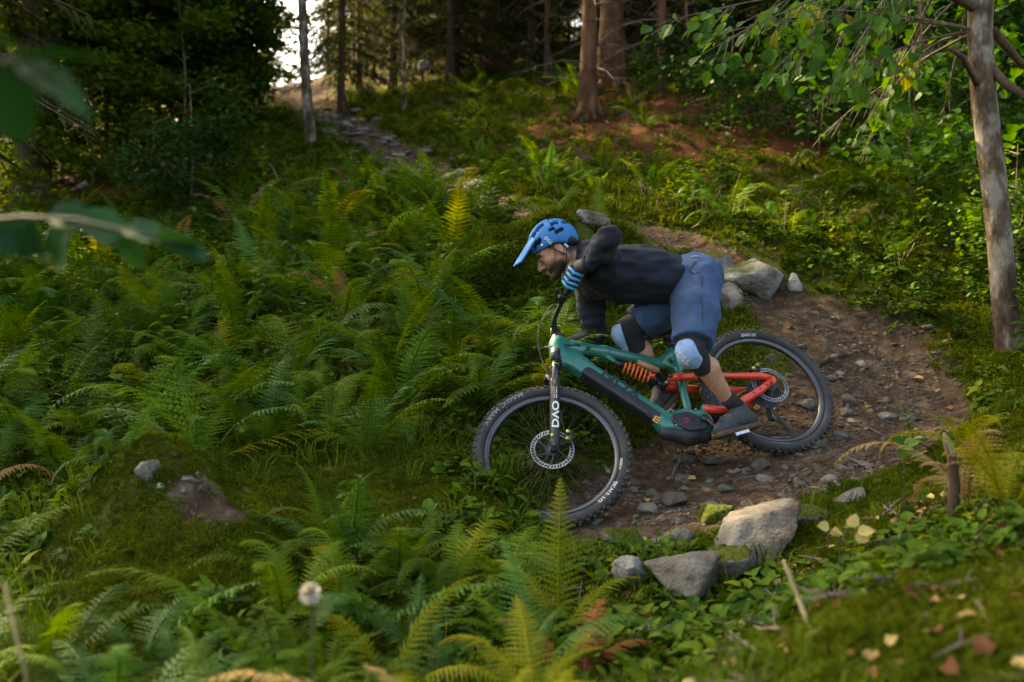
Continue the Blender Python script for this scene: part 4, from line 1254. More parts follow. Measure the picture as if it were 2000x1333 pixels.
shoe(ankR, pedR, FOOT_R, BR @ V(.15, 0, 1), 'shoe', True)

# ---- gloves: palm plus five fingers wrapped round the grip
def glove(G, axis, wrist, knuck, s, nm, show):
    """axis: along the grip outwards; knuck: direction from the grip to the back of the hand"""
    ax = unit(axis); kn = unit(knuck - ax * (knuck @ ax)); fw_ = np.cross(ax, kn) * s      # fw_: the way the fingers go over the bar
    if fw_ @ V(-.3, 0, -1) < 0: fw_ = -fw_
    M = np.stack([fw_, ax, kn], 1)
    def g(f, a, k): return G + M @ V(f, a, k)
    ch = []
    offs = (-.044, -.016, .012, .039); ln = (1.1, 1.18, 1.12, .96)
    fing = []
    for o, l in zip(offs, ln):
        fing.append([g(-.030, o, .036), g(.012 * l, o, .041), g(.036 * l, o * 1.02, .016), g(.034 * l, o * 1.02, -.014), g(.008, o, -.027)])
    th = [g(-.045, -.030, .010), g(-.032, -.050, -.012), g(-.006, -.058, -.026), g(.016, -.060, -.022)]
    def f(P):
        d = sd_cone(P, g(-.040, -.022, .030), g(-.040, .020, .030), .019, .018)
        d = smin(d, sd_cone(P, g(-.062, -.012, .020), g(-.060, .012, .020), .021, .020), .02)
        d = smin(d, sd_cone(P, g(-.05, 0, .02), wrist, .036, .031), .025)
        for c, r in zip(fing, (.0135, .014, .0135, .0122)):
            d = smin(d, sd_chain(P, c, [r * 1.1, r * 1.08, r, r * .96, r * .9], .004), .005)
        d = smin(d, sd_chain(P, th, [.016, .014, .0125, .011], .006), .01)
        return d
    pts = np.array([q for c in fing for q in c] + th + [wrist])
    me = sdf_mesh(nm, f, pts.min(0) - .05, pts.max(0) + .05, .0036)
    go = worn(nm, me, M_glove)
    for c, r in zip(fing, (.0135, .014, .0135, .0122)):
        a, b_, c2, c3, c4 = c
        path = [a * .45 + b_ * .55 + kn * r * .62, b_ + kn * r * .5 + fw_ * r * .3, b_ * .5 + c2 * .5 + (kn + fw_) * r * .47, c2 + fw_ * r * .66, c2 * .5 + c3 * .5 + fw_ * r * .66, c3 + (fw_ * .5 - kn * .45) * r, c3 * .5 + c4 * .5 - kn * r * .6]
        worn('finger_stripe', MB().tube(path, [.004, .0082, .0088, .009, .009, .008, .004], 8), M_cyan, go)
    wd = unit(wrist - g(-.05, 0, .02))
    worn('glove_cuff', MB().lathe([(.033, -.012), (.035, 0), (.034, .022), (.031, .026)], wrist, wd, unit(np.cross(wd, ax)), np.cross(wd, unit(np.cross(wd, ax))), 20), M_glove, go)
    if show:
        c = g(-.055, .0, .020)
        dv = unit(kn * .6 + ax * .8)
        worn('glove_logo', MB().lathe([(.0135, 0), (.0135, .004), (.009, .005), (.009, .001)], c + dv * .026, dv, unit(np.cross(dv, fw_)), np.cross(dv, unit(np.cross(dv, fw_))), 16, True), M_watch, go)
    return go
axL = unit(bw(barp(.38)) - bw(barp(.28))); axR = unit(bw(barp(-.38)) - bw(barp(-.28)))
glove(GL, axL, wrL, V(-.9, -.1, .5), 1, 'glove', True)
glove(GR, axR, wrR, (wrR - GR) * 1.0 + V(0, -.2, .4), -1, 'glove', False)

# ---- helmet
def Lh(P): return (P - headC) @ HM
def f_shell0(Q, g):
    d = sd_ell(Q, (-.014, 0, .046), (.119 + g, .097 + g, .103 + g))
    return smin(d, sd_ell(Q, (-.052, 0, .012), (.080 + g, .082 + g, .072 + g)), .03)
def rim_cut(Q):                                   # below the rim: high at the brow, lower at the nape
    return np.interp(Q[..., 0], [-.2, -.12, -.06, -.015, .05, .09, .15], [-.045, -.040, -.014, .022, .030, .040, .045]) - Q[..., 2]
# vents: direction from the shell's middle, long half, short half, twist
VENTS = [(.90, .62, .28, .021, .011, .1), (.62, .80, .30, .017, .012, .5), (.98, .28, .40, .020, .009, 0), (.72, .55, .75, .024, .011, .2), (.80, .0, .80, .030, .010, 0), (.15, .60, .95, .026, .012, .1), (.1, .0, 1, .034, .011, 0), (-.62, .66, .62, .022, .013, -.2), (-.55, .90, .12, .026, .010, -.1), (-.75, .22, .78, .026, .011, 0), (-.28, .95, .45, .017, .009, 0), (-.95, .30, .25, .022, .011, 0)]
VB = []
for vx, vy, vz, hl, hs, tw in VENTS:
    c0 = V(-.014, 0, .046); dd = unit((vx, vy, vz)); q = c0.copy()
    for _ in range(40): q = q + dd * .5 * max(1e-4, -float(f_shell0(q[None], 0)[0]))
    nn = unit((q - c0) / V(.119, .097, .103) ** 2)
    e1 = unit(V(1, 0, 0) - nn * nn[0]); e1 = rotm(nn, tw) @ e1; e2 = np.cross(nn, e1)
    VB.append((q, np.stack([e1, e2, nn], 1), V(hl, hs, .034)))
def f_helm(P):
    Q = Lh(P); A = np.stack([Q[..., 0], np.abs(Q[..., 1]), Q[..., 2]], -1)
    d = f_shell0(Q, 0)
    # raised central ridges
    d = smin(d, smax(f_shell0(Q, .006), np.abs(np.abs(Q[..., 1]) - .030) - .014, .008), .006)
    d = smax(d, rim_cut(Q), .008)
    for vc, vM, vh in VB:
        d = smax(d, -sd_box(A, vc, vh, vM, .007), .003)
    # groove that separates the front shell from the rear
    gr_ = np.abs(Q[..., 0] + .040 + .25 * (Q[..., 2] - .05)) - .0035
    d = smax(d, -smax(gr_, -(f_shell0(Q, -.006)), .002), .003)
    return smax(d, -f_shell0(Q, -.020), .004)
helm = worn('helmet', sdf_mesh('helmet', f_helm, headC - .23, headC + .23, .0038), M_helmet)
def f_liner(P):
    Q = Lh(P)
    d = smax(f_shell0(Q, -.0165), rim_cut(Q) - .008, .006)
    return smax(d, -f_shell0(Q, -.027), .003)
worn('helmet_liner', sdf_mesh('helmet_liner', f_liner, headC - .22, headC + .22, .0048), M_foam, helm)
def f_visor(P):
    Q = Lh(P)
    xx = Q[..., 0]
    arcz = .118 - .40 * np.clip(xx - .055, 0, 1) - 3.4 * Q[..., 1] ** 2
    d = np.abs(Q[..., 2] - arcz) - .0052
    pl = np.maximum(.055 - xx, xx - (.214 - 5.0 * Q[..., 1] ** 2))
    d = smax(d, pl, .004)
    return smax(d, np.abs(Q[..., 1]) - .088, .006)
worn('helmet_visor', sdf_mesh('helmet_visor', f_visor, headC - .28, headC + .28, .0042), M_helmet, helm)
worn('visor_underside', sdf_mesh('visor_underside', lambda P: f_visor(P + HM[:, 2] * .0062) + .0015, headC - .28, headC + .28, .0046), M_foam, helm)
for s_ in (1, -1):
    worn('visor_screw', MB().sphere(hp(.048, .097 * s_, .050), .006), M_white, helm)
def f_dial(P):
    Q = Lh(P); A = np.stack([Q[..., 0], np.abs(Q[..., 1]), Q[..., 2]], -1)
    return smin(sd_cone(A, (-.02, .078, .012), (-.085, .062, -.012), .010, .018), sd_cone(A, (-.085, .062, -.012), (-.118, .0, -.028), .017, .020), .02)
worn('helmet_retention', sdf_mesh('helmet_retention', f_dial, headC - .22, headC + .22, .005), M_foam, helm)
for s_ in (1, -1):
    st_ = MB()
    yj = hp(-.022, .083 * s_, -.060); ch_ = hp(.045, .050 * s_, -.130)
    st_.tube([hp(.022, .088 * s_, .034), hp(.003, .089 * s_, -.015), yj], .0055, 6, flat=.35)
    st_.tube([hp(-.055, .086 * s_, .010), hp(-.045, .087 * s_, -.03), yj], .0055, 6, flat=.35)
    st_.tube([yj, hp(.012, .070 * s_, -.100), ch_, hp(.055, 0, -.142)], .0058, 6, flat=.35)
    worn('helmet_strap', st_, M_neo, helm)
f_helm_out = lambda P: f_shell0(Lh(P), .001)
v_, ff = text_polys('TSG', .026)
tp = [on_cloth(hp(.008 + .2 * q[0], .16, .050) + HM @ V(q[1] * .9, 0, q[0]), -la, f_helm_out, .002) for q in v_]
worn('helmet_lettering', MB().add(np.array(tp), ff), M_white, helm, False)
worn('strap_badge', MB().box(hp(-.048, .0895, -.022), (.005, .002, .012), HM @ rotm((0, 1, 0), .2)), M_white, helm, False)
# ================================================================ vegetation
def leaf_mat(name, dark, light, trans=.35, rough=.45, spec=.1, nscale=3.0, tint=None, rnd=.35):
    """leaf: colour varies from plant to plant and over the plant; light shines through"""
    m, nt, out = nodes(name); L_ = nt.links.new
    g = N(nt, 'ShaderNodeNewGeometry'); oi = N(nt, 'ShaderNodeObjectInfo')
    n1 = N(nt, 'ShaderNodeTexNoise', Scale=nscale, Detail=4); L_(g.outputs['Position'], n1.inputs['Vector'])
    ad = N(nt, 'ShaderNodeMath', operation='MULTIPLY_ADD'); L_(oi.outputs['Random'], ad.inputs[0]); ad.inputs[1].default_value = rnd
    mi = N(nt, 'ShaderNodeMath', operation='SUBTRACT'); L_(n1.outputs['Fac'], mi.inputs[0]); mi.inputs[1].default_value = rnd / 2; L_(mi.outputs[0], ad.inputs[2])
    stops = [(.28, dark), (.72, light)]
    if tint: stops.append((.92, tint))
    r = ramp(nt, stops); L_(ad.outputs[0], r.inputs[0])
    b = N(nt, 'ShaderNodeBsdfPrincipled', Roughness=rough); b.inputs['Specular IOR Level'].default_value = spec
    L_(r.outputs[0], b.inputs['Base Color'])
    t = N(nt, 'ShaderNodeBsdfTranslucent')
    hs = N(nt, 'ShaderNodeHueSaturation', Hue=.485, Saturation=1.1, Value=1.35); L_(r.outputs[0], hs.inputs['Color']); L_(hs.outputs[0], t.inputs['Color'])
    mx = N(nt, 'ShaderNodeMixShader'); mx.inputs[0].default_value = trans
    L_(b.outputs[0], mx.inputs[1]); L_(t.outputs[0], mx.inputs[2]); L_(mx.outputs[0], out.inputs[0])
    return m
M_fern = leaf_mat('fern_green', (.027, .064, .003), (.098, .170, .008), .38, .55, .10)
M_fernb = leaf_mat('fern_bluish_green', (.018, .062, .008), (.062, .150, .024), .3, .5, .14)
M_ferny = leaf_mat('fern_yellow_green', (.115, .140, .005), (.26, .245, .016), .42, .5, .06)
M_fernd = leaf_mat('fern_withered_brown', (.14, .042, .012), (.30, .11, .035), .3, .7)
M_fernt = leaf_mat('fern_withered_tan', (.17, .115, .045), (.32, .22, .090), .3, .7, .06)
M_moss = leaf_mat('moss_green', (.028, .046, .003), (.090, .110, .007), .25, .9, .04, 4, (.150, .150, .012), .4)
M_grass = leaf_mat('grass_green', (.030, .065, .004), (.105, .150, .010), .3, .6, .08, 3, (.22, .18, .05), .6)
M_straw = leaf_mat('dry_grass', (.25, .20, .10), (.45, .38, .22), .25, .6)
M_herb = leaf_mat('herb_green', (.020, .055, .004), (.075, .140, .010), .32, .6, .08, 5, (.15, .165, .012), .6)
M_dead = leaf_mat('fallen_leaves', (.08, .035, .016), (.26, .15, .06), .2, .7, .05, 9, (.42, .31, .13), 1.0)
M_hazel = leaf_mat('broad_leaf_green', (.024, .075, .005), (.07, .165, .014), .42, .5, .14, 3, None, .7)
M_near = leaf_mat('near_leaf_green', (.006, .034, .008), (.018, .072, .018), .08, .6, .12, 6, None, .5)
M_spruce = leaf_mat('spruce_needles', (.014, .024, .004), (.046, .058, .008), .3, .7, .06, 1.4, (.09, .09, .014), .4)
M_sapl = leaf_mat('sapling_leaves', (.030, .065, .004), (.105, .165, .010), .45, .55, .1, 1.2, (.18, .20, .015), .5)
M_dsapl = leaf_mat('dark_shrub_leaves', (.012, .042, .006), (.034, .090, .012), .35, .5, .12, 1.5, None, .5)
M_twig = mat('dead_twig', (.07, .045, .03), (.16, .115, .08), rough=.85, scale=30)
M_stem = mat('green_stem', (.016, .024, .008), (.03, .028, .012), rough=.7, scale=20)

def bark_mat(name, cols, scale, stretch, bump):
    m, nt, out = nodes(name); L_ = nt.links.new
    b = N(nt, 'ShaderNodeBsdfPrincipled', Roughness=.9); b.inputs['Specular IOR Level'].default_value = .2
    g = N(nt, 'ShaderNodeTexCoord'); mp = N(nt, 'ShaderNodeMapping'); mp.inputs['Scale'].default_value = (1, 1, stretch)
    L_(g.outputs['Object'], mp.inputs['Vector'])
    n1 = N(nt, 'ShaderNodeTexNoise', Scale=scale, Detail=8, Roughness=.65); L_(mp.outputs[0], n1.inputs['Vector'])
    r = ramp(nt, cols); L_(n1.outputs['Fac'], r.inputs[0]); L_(r.outputs[0], b.inputs['Base Color'])
    v = N(nt, 'ShaderNodeTexNoise', Scale=scale * 3.5, Detail=6); L_(mp.outputs[0], v.inputs['Vector'])
    bm = N(nt, 'ShaderNodeBump', Strength=1.0, Distance=bump); L_(v.outputs['Fac'], bm.inputs['Height']); L_(bm.outputs[0], b.inputs['Normal'])
    L_(b.outputs[0], out.inputs[0]); return m
M_bark = bark_mat('spruce_bark', [(.3, (.035, .022, .015)), (.55, (.10, .062, .04)), (.75, (.17, .115, .08))], 7, .3, .02)
M_barkr = bark_mat('reddish_spruce_bark', [(.3, (.045, .020, .010)), (.55, (.13, .06, .03)), (.75, (.20, .105, .06))], 7, .3, .02)
M_pale = bark_mat('pale_lichen_bark', [(.40, (.040, .024, .015)), (.50, (.10, .068, .045)), (.56, (.19, .16, .12)), (.74, (.32, .295, .24))], 7, .5, .018)

# ---- scattering of things nobody could count: points carry turn, size and kind; one object each
def mat_to_euler(R):
    sy = np.clip(-R[:, 2, 0], -1, 1)
    return np.stack([np.arctan2(R[:, 2, 1], R[:, 2, 2]), np.arcsin(sy), np.arctan2(R[:, 1, 0], R[:, 0, 0])], -1)
def align(nrm, yaw):
    z = nrm / np.linalg.norm(nrm, axis=1)[:, None]
    a = np.stack([np.cos(yaw), np.sin(yaw), np.zeros_like(yaw)], -1)
    x = a - z * (a * z).sum(1)[:, None]; x /= np.linalg.norm(x, axis=1)[:, None]
    return np.stack([x, np.cross(z, x), z], -1)
def scatter(name, protos, P, nrm, scale, label, seed=0, cat=None, tilt=.0):
    r = np.random.default_rng(seed); n = len(P)
    nn = nrm + r.normal(size=(n, 3)) * tilt
    eul = mat_to_euler(align(nn, r.uniform(0, 6.283, n)))
    me = bpy.data.meshes.new(name); me.vertices.add(n); me.vertices.foreach_set('co', np.asarray(P, np.float32).ravel())
    a = me.attributes.new('turn', 'FLOAT_VECTOR', 'POINT'); a.data.foreach_set('vector', eul.astype(np.float32).ravel())
    a = me.attributes.new('size', 'FLOAT', 'POINT'); a.data.foreach_set('value', np.broadcast_to(scale, (n,)).astype(np.float32))
    a = me.attributes.new('which', 'INT', 'POINT'); a.data.foreach_set('value', r.integers(0, len(protos), n).astype(np.int32))
    col = bpy.data.collections.new(name + '_kinds')
    for i, (pm, m_) in enumerate(protos):
        if not len(pm.materials): pm.materials.append(m_)
        po = bpy.data.objects.new('%s_kind_%02d' % (name, i), pm); col.objects.link(po)
    ng = bpy.data.node_groups.new(name, 'GeometryNodeTree')
    ng.interface.new_socket('Geometry', in_out='INPUT', socket_type='NodeSocketGeometry')
    ng.interface.new_socket('Geometry', in_out='OUTPUT', socket_type='NodeSocketGeometry')
    gi = ng.nodes.new('NodeGroupInput'); go = ng.nodes.new('NodeGroupOutput')
    ip = ng.nodes.new('GeometryNodeInstanceOnPoints'); ci = ng.nodes.new('GeometryNodeCollectionInfo')
    ci.inputs['Collection'].default_value = col; ci.inputs['Separate Children'].default_value = True; ci.inputs['Reset Children'].default_value = True
    def na(nm, t):
        q = ng.nodes.new('GeometryNodeInputNamedAttribute'); q.data_type = t; q.inputs['Name'].default_value = nm; return q.outputs[0]
    k = ng.links.new
    mp = ng.nodes.new('GeometryNodeMeshToPoints'); k(gi.outputs[0], mp.inputs['Mesh'])
    k(mp.outputs[0], ip.inputs['Points']); k(ci.outputs[0], ip.inputs['Instance']); ip.inputs['Pick Instance'].default_value = True
    k(na('which', 'INT'), ip.inputs['Instance Index']); k(na('turn', 'FLOAT_VECTOR'), ip.inputs['Rotation']); k(na('size', 'FLOAT'), ip.inputs['Scale'])
    k(ip.outputs[0], go.inputs[0])
    o = ob(name, me); md = o.modifiers.new('scatter', 'NODES'); md.node_group = ng
    tag(o, label, cat, None, 'stuff')
    return o

def region(n, x0, x1, y0, y1, seed, keep):
    """random ground points; keep(x, y, trail distance) gives the chance to stay; thinned to what lies near the picture"""
    r = np.random.default_rng(seed)
    y = y0 + (y1 - y0) * r.random(n) ** 1.0; x = r.uniform(x0, x1, n)
    m_ = np.abs(x) < y * .528 * 1.22 + .35
    x, y = x[m_], y[m_]
    td = trail_d(x, y)
    k = r.random(len(x)) < keep(x, y, td)
    x, y, td = x[k], y[k], td[k]
    z = H(x, y, td)
    return np.stack([x, y, z], -1), td, r
def slope_n(P, up=.5):
    n = Hn(P[:, 0], P[:, 1], .06) * (1 - up) + V(0, 0, up)
    return n / np.linalg.norm(n, axis=1)[:, None]

# ---- small prototypes
def blades(n, h, w, spread, seed, lean=.5, base=.012):
    r = np.random.default_rng(seed); mb = MB()
    for _ in range(n):
        a = r.uniform(0, 6.283); d = V(math.cos(a), math.sin(a), 0); s = V(-d[1], d[0], 0)
        o = d * r.uniform(0, base) + s * r.uniform(-base, base); hh = h * r.uniform(.55, 1.1); ln = lean * r.uniform(.4, 1.3)
        p0, p1, p2 = o, o + V(0, 0, hh * .55) + d * hh * ln * .25, o + V(0, 0, hh * (1 - .35 * ln)) + d * hh * ln
        mb.add([p0 - s * w, p0 + s * w, p1 + s * w * .8, p1 - s * w * .8, p2], [(0, 1, 2, 3), (3, 2, 4)])
    return mb.mesh('tuft')
def leafshape(L, W, fold=.2, curl=.2, n=4, serr=0.0, seed=0):
    """one leaf along +X, base at the origin"""
    r = np.random.default_rng(seed)
    ts = np.linspace(0, 1, n + 1)
    mid = [V(L * t, 0, -curl * L * t * t) for t in ts]
    wd = [W * (math.sin(math.pi * min(1, t ** .75)) ** .8) for t in ts]
    v = list(mid); f = []
    li, ri = [], []
    for i, t in enumerate(ts):
        if 0 < i < n:
            e = 1 + serr * (1 if i % 2 else -1)
            li.append(len(v)); v.append(mid[i] + V(0, wd[i] * e, fold * wd[i])); ri.append(len(v)); v.append(mid[i] + V(0, -wd[i] * e, fold * wd[i]))
        else:
            li.append(i); ri.append(i)
    for i in range(n):
        for sd_ in (li, ri):
            q = [i, i + 1, sd_[i + 1], sd_[i]]
            q2 = []
            for a in q:
                if a not in q2: q2.append(a)
            if len(q2) >= 3: f.append(q2 if sd_ is ri else q2[::-1])
    return np.array(v), f
def herb(seed, n, L):
    r = np.random.default_rng(seed); mb = MB()
    for i in range(n):
        a = r.uniform(0, 6.283); l = L * r.uniform(.6, 1.2)
        v, f = leafshape(l, l * r.uniform(.28, .42), .25, r.uniform(0, .5), 4, .12)
        R = rotm((0, 0, 1), a) @ rotm((0, 1, 0), r.uniform(-.8, .15))
        mb.add(v @ R.T + V(math.cos(a), math.sin(a), 0) * L * r.uniform(.05, .5) + V(0, 0, L * r.uniform(.2, 1.0)), f)
    return mb.mesh('herb')
def flatleaf(seed, L):
    v, f = leafshape(L, L * .36, .35, .35, 4, .15, seed)
    r = np.random.default_rng(seed)
    return MB().add(v @ (rotm((1, 0, 0), r.uniform(-.4, .4)) @ rotm((0, 1, 0), r.uniform(-.5, .1))).T + V(0, 0, .012), f).mesh('leaf')
def twigm(seed, L):
    r = np.random.default_rng(seed)
    p = [V(0, 0, .006)]
    for i in range(4): p.append(p[-1] + V(L / 4, r.normal() * L * .05, abs(r.normal()) * L * .03))
    mb = MB().tube(p, np.linspace(.006, .002, 5), 4)
    mb.tube([p[2], p[2] + V(L * .15, L * .2, .02)], [.003, .001], 4)
    return mb.mesh('twig')
def pebble(seed):
    r = np.random.default_rng(seed); mb = MB().sphere((0, 0, 0), (1, r.uniform(.6, .9), r.uniform(.35, .6)), 6, 4)
    me = mb.mesh('pebble'); co = np.array([tuple(v.co) for v in me.vertices]); co = co * (1 + .3 * noise3(co * 1.7 + seed * 3)[:, None])
    me.vertices.foreach_set('co', co.astype(np.float32).ravel()); return me

off = lambda td: sstep(.0, .22, td)
nb_ = lambda x, y: (1 - np.exp(-(((x - 2.15) / .5) ** 2 + ((y - 5.75) / .55) ** 2) ** 2)) * (1 - np.exp(-(((x - mx_) / .17) ** 2 + ((y - my_) / .11) ** 2) ** 2))
lm = litter_mask
P, td, r_ = region(190000, -3.2, 3.2, .9, 4.7, 18, lambda x, y, td: off(td) * nb_(x, y) * (.35 + .5 * sstep(-.15, .25, noise2(x * 1.7, y * 1.7, 61))))
scatter('near_moss', [(blades(16, .020, .0015, 1, 150 + i, 1.0, .018), M_moss) for i in range(4)], P, slope_n(P, .2), r_.uniform(.7, 1.5, len(P)), 'fine yellow green moss in the foreground', 19, tilt=.3)
P, td, r_ = region(120000, -4.6, 4.6, 4.5, 8.5, 1, lambda x, y, td: off(td) * nb_(x, y) * (.35 + .5 * sstep(-.15, .25, noise2(x * 1.7, y * 1.7, 61))) * np.clip(4.2 / y, .25, 1))
scatter('moss', [(blades(14, .030, .0032, 1, i, 1.0, .022), M_moss) for i in range(4)], P, slope_n(P, .2), r_.uniform(.8, 1.8, len(P)), 'short yellow green moss carpeting the slope', 2, tilt=.3)
P, td, r_ = region(150000, -10, 10, .9, 18, 3, lambda x, y, td: off(td - .05) * nb_(x, y) * (1 - .8 * lm(x, y)) * sstep(-.25, .35, noise2(x * 1.1, y * 1.1, 62)) * np.clip(4.5 / y, .22, .9) * .6)
scatter('grass', [(blades(9, .15, .0022, 1, 20 + i, .8, .03), M_grass) for i in range(4)], P, slope_n(P, .75), r_.uniform(.5, 1.3, len(P)), 'thin green grass among the moss', 4, tilt=.15)
P, td, r_ = region(60000, -10, 10, 7.5, 18, 15, lambda x, y, td: off(td) * (1 - .9 * lm(x, y)) * (.3 + .7 * sstep(-.2, .3, noise2(x * 1.2, y * 1.2, 66))) * .6)
scatter('far_moss', [(blades(16, .055, .007, 1, 110 + i, 1.0, .05), M_moss) for i in range(3)], P, slope_n(P, .3), r_.uniform(.8, 1.8, len(P)), 'green moss carpeting the upper slope', 16, tilt=.3)
co_ = np.empty(len(BOULD.data.vertices) * 3, np.float32); BOULD.data.vertices.foreach_get('co', co_); co_ = co_.reshape(-1, 3)
BM = np.array(Matrix.LocRotScale(BOULD.location, BOULD.rotation_euler, BOULD.scale)); bpts = co_ @ BM[:3, :3].T + BM[:3, 3]
rb = np.random.default_rng(8); ii = rb.integers(0, len(bpts), 14000); bp = bpts[ii] + rb.normal(size=(14000, 3)) * .02; bn = bp - BM[:3, 3]; bn /= np.linalg.norm(bn, axis=1)[:, None]
kp = (bn[:, 2] > -.6) & ~((bp[:, 0] > .40) & (noise3(bp * 3.0, 4) > -.05)); bp, bn = bp[kp], bn[kp]
scatter('boulder_moss', [(blades(14, .032, .0034, 1, 130 + i, 1.0, .024), M_moss) for i in range(3)], bp - bn * .012, bn, rb.uniform(.7, 1.5, len(bp)), 'thick yellow green moss on the boulder behind the helmet', 17, tilt=.3)
P, td, r_ = region(20000, -7.5, 7.5, .9, 11, 5, lambda x, y, td: off(td) * sstep(.1, .5, noise2(x * .9, y * .9, 63)) * .10)
scatter('dry_grass', [(blades(6, .30, .0018, 1, 40 + i, 1.1, .03), M_straw) for i in range(3)], P, slope_n(P, .8), r_.uniform(.5, 1.2, len(P)), 'thin bleached grass stalks between the ferns', 6, tilt=.2)
P, td, r_ = region(200000, -10, 10, .9, 18, 7, lambda x, y, td: off(td - .02) * nb_(x, y) * (1 - .85 * lm(x, y)) * sstep(-.3, .3, noise2(x * 1.4 + 7, y * 1.4, 64)) * np.clip(4.8 / y, .25, .9) * .62)
scatter('ground_herbs', [(herb(60 + i, 7, .045), M_herb) for i in range(5)], P, slope_n(P, .6), r_.uniform(.5, 1.45, len(P)), 'small leafy herbs covering the ground', 8, tilt=.2)
P, td, r_ = region(30000, -7, 7, 1.2, 12, 9, lambda x, y, td: (.06 + .20 * np.exp(-(np.abs(td - .15) / .35) ** 2) + .22 * sstep(1.2, 2.2, x) * sstep(5.5, 6.5, y)) * np.clip(5 / y, .3, 1) * .8)
scatter('leaf_litter', [(flatleaf(80 + i, .05), M_dead) for i in range(5)], P, slope_n(P, .2), r_.uniform(.45, 1.2, len(P)), 'fallen tan and orange leaves lying on soil and moss', 10, tilt=.35)
P, td, r_ = region(5200, .0, 2.4, 1.1, 3.7, 23, lambda x, y, td: .25 + .5 * (noise2(x * 2.5, y * 2.5, 67) > .1))
scatter('near_litter', [(flatleaf(180 + i, .042), M_dead) for i in range(4)] + [(twigm(190 + i, .12), M_twig) for i in range(2)], P + V(0, 0, .008), slope_n(P, .2), r_.uniform(.4, 1.2, len(P)), 'fallen leaves and twigs on the moss of the right foreground', 24, tilt=.4)
def tall_herb(seed):
    r = np.random.default_rng(seed); mb = MB(); h_ = r.uniform(.22, .34); ln = r.normal(size=2) * .05
    mb.tube([(0, 0, 0), (ln[0] * .4, ln[1] * .4, h_ * .5), (ln[0], ln[1], h_)], [.003, .0025, .0015], 4, False)
    for i in range(13):
        t = .2 + .8 * i / 12; a = i * 2.4 + r.normal() * .3; l = .085 * (1.15 - .6 * t) * r.uniform(.8, 1.2)
        w, f = leafshape(l, l * .30, .2, r.uniform(.1, .5), 4, .12)
        mb.add(w @ (rotm((0, 0, 1), a) @ rotm((0, 1, 0), r.uniform(-.7, .1))).T + V(ln[0] * t, ln[1] * t, h_ * t), f)
    return mb.mesh('herb')
P, td, r_ = region(26000, -6, 7, 2.0, 12, 25, lambda x, y, td: np.where((y > 5.6) | ((x < -.75) & (y > 3.9)), np.where(x < .3, .5, .22), .12 * (x < -.4) + .08 * (x > 1.5)) * off(td - .05) * (1 - .9 * lm(x, y)) * sstep(-.05, .45, noise2(x * 1.0 + 3, y * 1.0, 68)) * .35)
scatter('undergrowth', [(tall_herb(210 + i), (M_herb, M_hazel, M_sapl, M_herb, M_dsapl)[i]) for i in range(5)], P, slope_n(P, .85), r_.uniform(.6, 1.5, len(P)), 'leafy undergrowth growing between the ferns', 26, tilt=.15)
P, td, r_ = region(16000, -8, 8, 1.2, 16, 11, lambda x, y, td: (.05 + .5 * lm(x, y) + .12 * (td < .1)) * np.clip(6 / y, .35, 1) * .6)
scatter('twig_litter', [(twigm(90 + i, .22), M_twig) for i in range(4)], P, slope_n(P, .1), r_.uniform(.3, 1.3, len(P)), 'thin dead twigs scattered on the soil', 12, tilt=.2)
P, td, r_ = region(120000, -3.2, 3.6, 3.4, 11, 13, lambda x, y, td: np.maximum((1 - sstep(-.12, .12, td)), .5 * (1 - nb_(x, y))) * (.25 + .75 * sstep(-.3, .3, noise2(x * 3, y * 3, 65))) * np.clip(5.2 / y, .3, 1))
sc_ = .004 + .018 * r_.random(len(P)) ** 4.0
scatter('gravel', [(smooth(pebble(i)), M_grit) for i in range(6)], P + V(0, 0, .001), slope_n(P, .3), sc_, 'grey gravel and grit on the dirt trail', 14, tilt=.3)

# ---------------------------------------------------------------- ferns
def frond_mesh(seed, pairs, fine, droop, wide=.17, up0=1.25):
    """a frond of unit length rising from the origin and arching along +X"""
    r = np.random.default_rng(seed); mb = MB()
    K = 14; th = up0; p = V(0, 0, 0); pts = [p]
    twist = r.normal() * .25
    for i in range(K):
        t = (i + .5) / K
        a = th - droop * t ** 1.6
        p = p + V(math.cos(a), twist * t * .25, math.sin(a)) / K; pts.append(p)
    pts = np.array(pts); mb.tube(pts, np.linspace(.0075, .0015, K + 1), 4, False)
    tt = np.linspace(0, 1, K + 1)
    for i in range(pairs):
        t = .10 + .89 * ((i + .5) / pairs)
        o = np.array([np.interp(t, tt, pts[:, k]) for k in range(3)]); q = np.array([np.interp(min(1, t + .03), tt, pts[:, k]) for k in range(3)])
        tg = unit(q - o); side = V(0, 1, 0); nm = np.cross(tg, side)
        if nm[2] < 0: nm = -nm
        ln = wide * (min(1, (t / .34)) ** .8) * (min(1, (1 - t) / .62 + .03) ** .85) * r.uniform(.9, 1.08)
        for s in (-1, 1):
            d = unit(side * s + tg * (.28 + .5 * t) + nm * r.normal(-.10, .10)); e = unit(tg - d * (tg @ d))
            curl = -nm * ln * r.uniform(.05, .30)
            hw = min(.022, .55 * .89 / pairs + .004)
            if fine:
                m = 6; ax_ = [o + d * ln * (k / m) + curl * (k / m) ** 2 for k in range(m + 1)]
                v = list(ax_); f = []
                for k in range(m):
                    w = hw * (1 - .86 * (k + .4) / m)
                    for g in (-1, 1):
                        c_ = ax_[k] * .35 + ax_[k + 1] * .65
                        v.append(c_ + e * w * g + nm * w * .18 + d * w * .45)
                        f.append((k, k + 1, len(v) - 1) if g < 0 else (k + 1, k, len(v) - 1))
                mb.add(v, f)
            else:
                mb.add([o, o + d * ln * .4 + e * hw * .8 + curl * .16, o + d * ln + curl, o + d * ln * .4 - e * hw * .8 + curl * .16], [(0, 1, 2, 3)])
    return mb.mesh('frond')
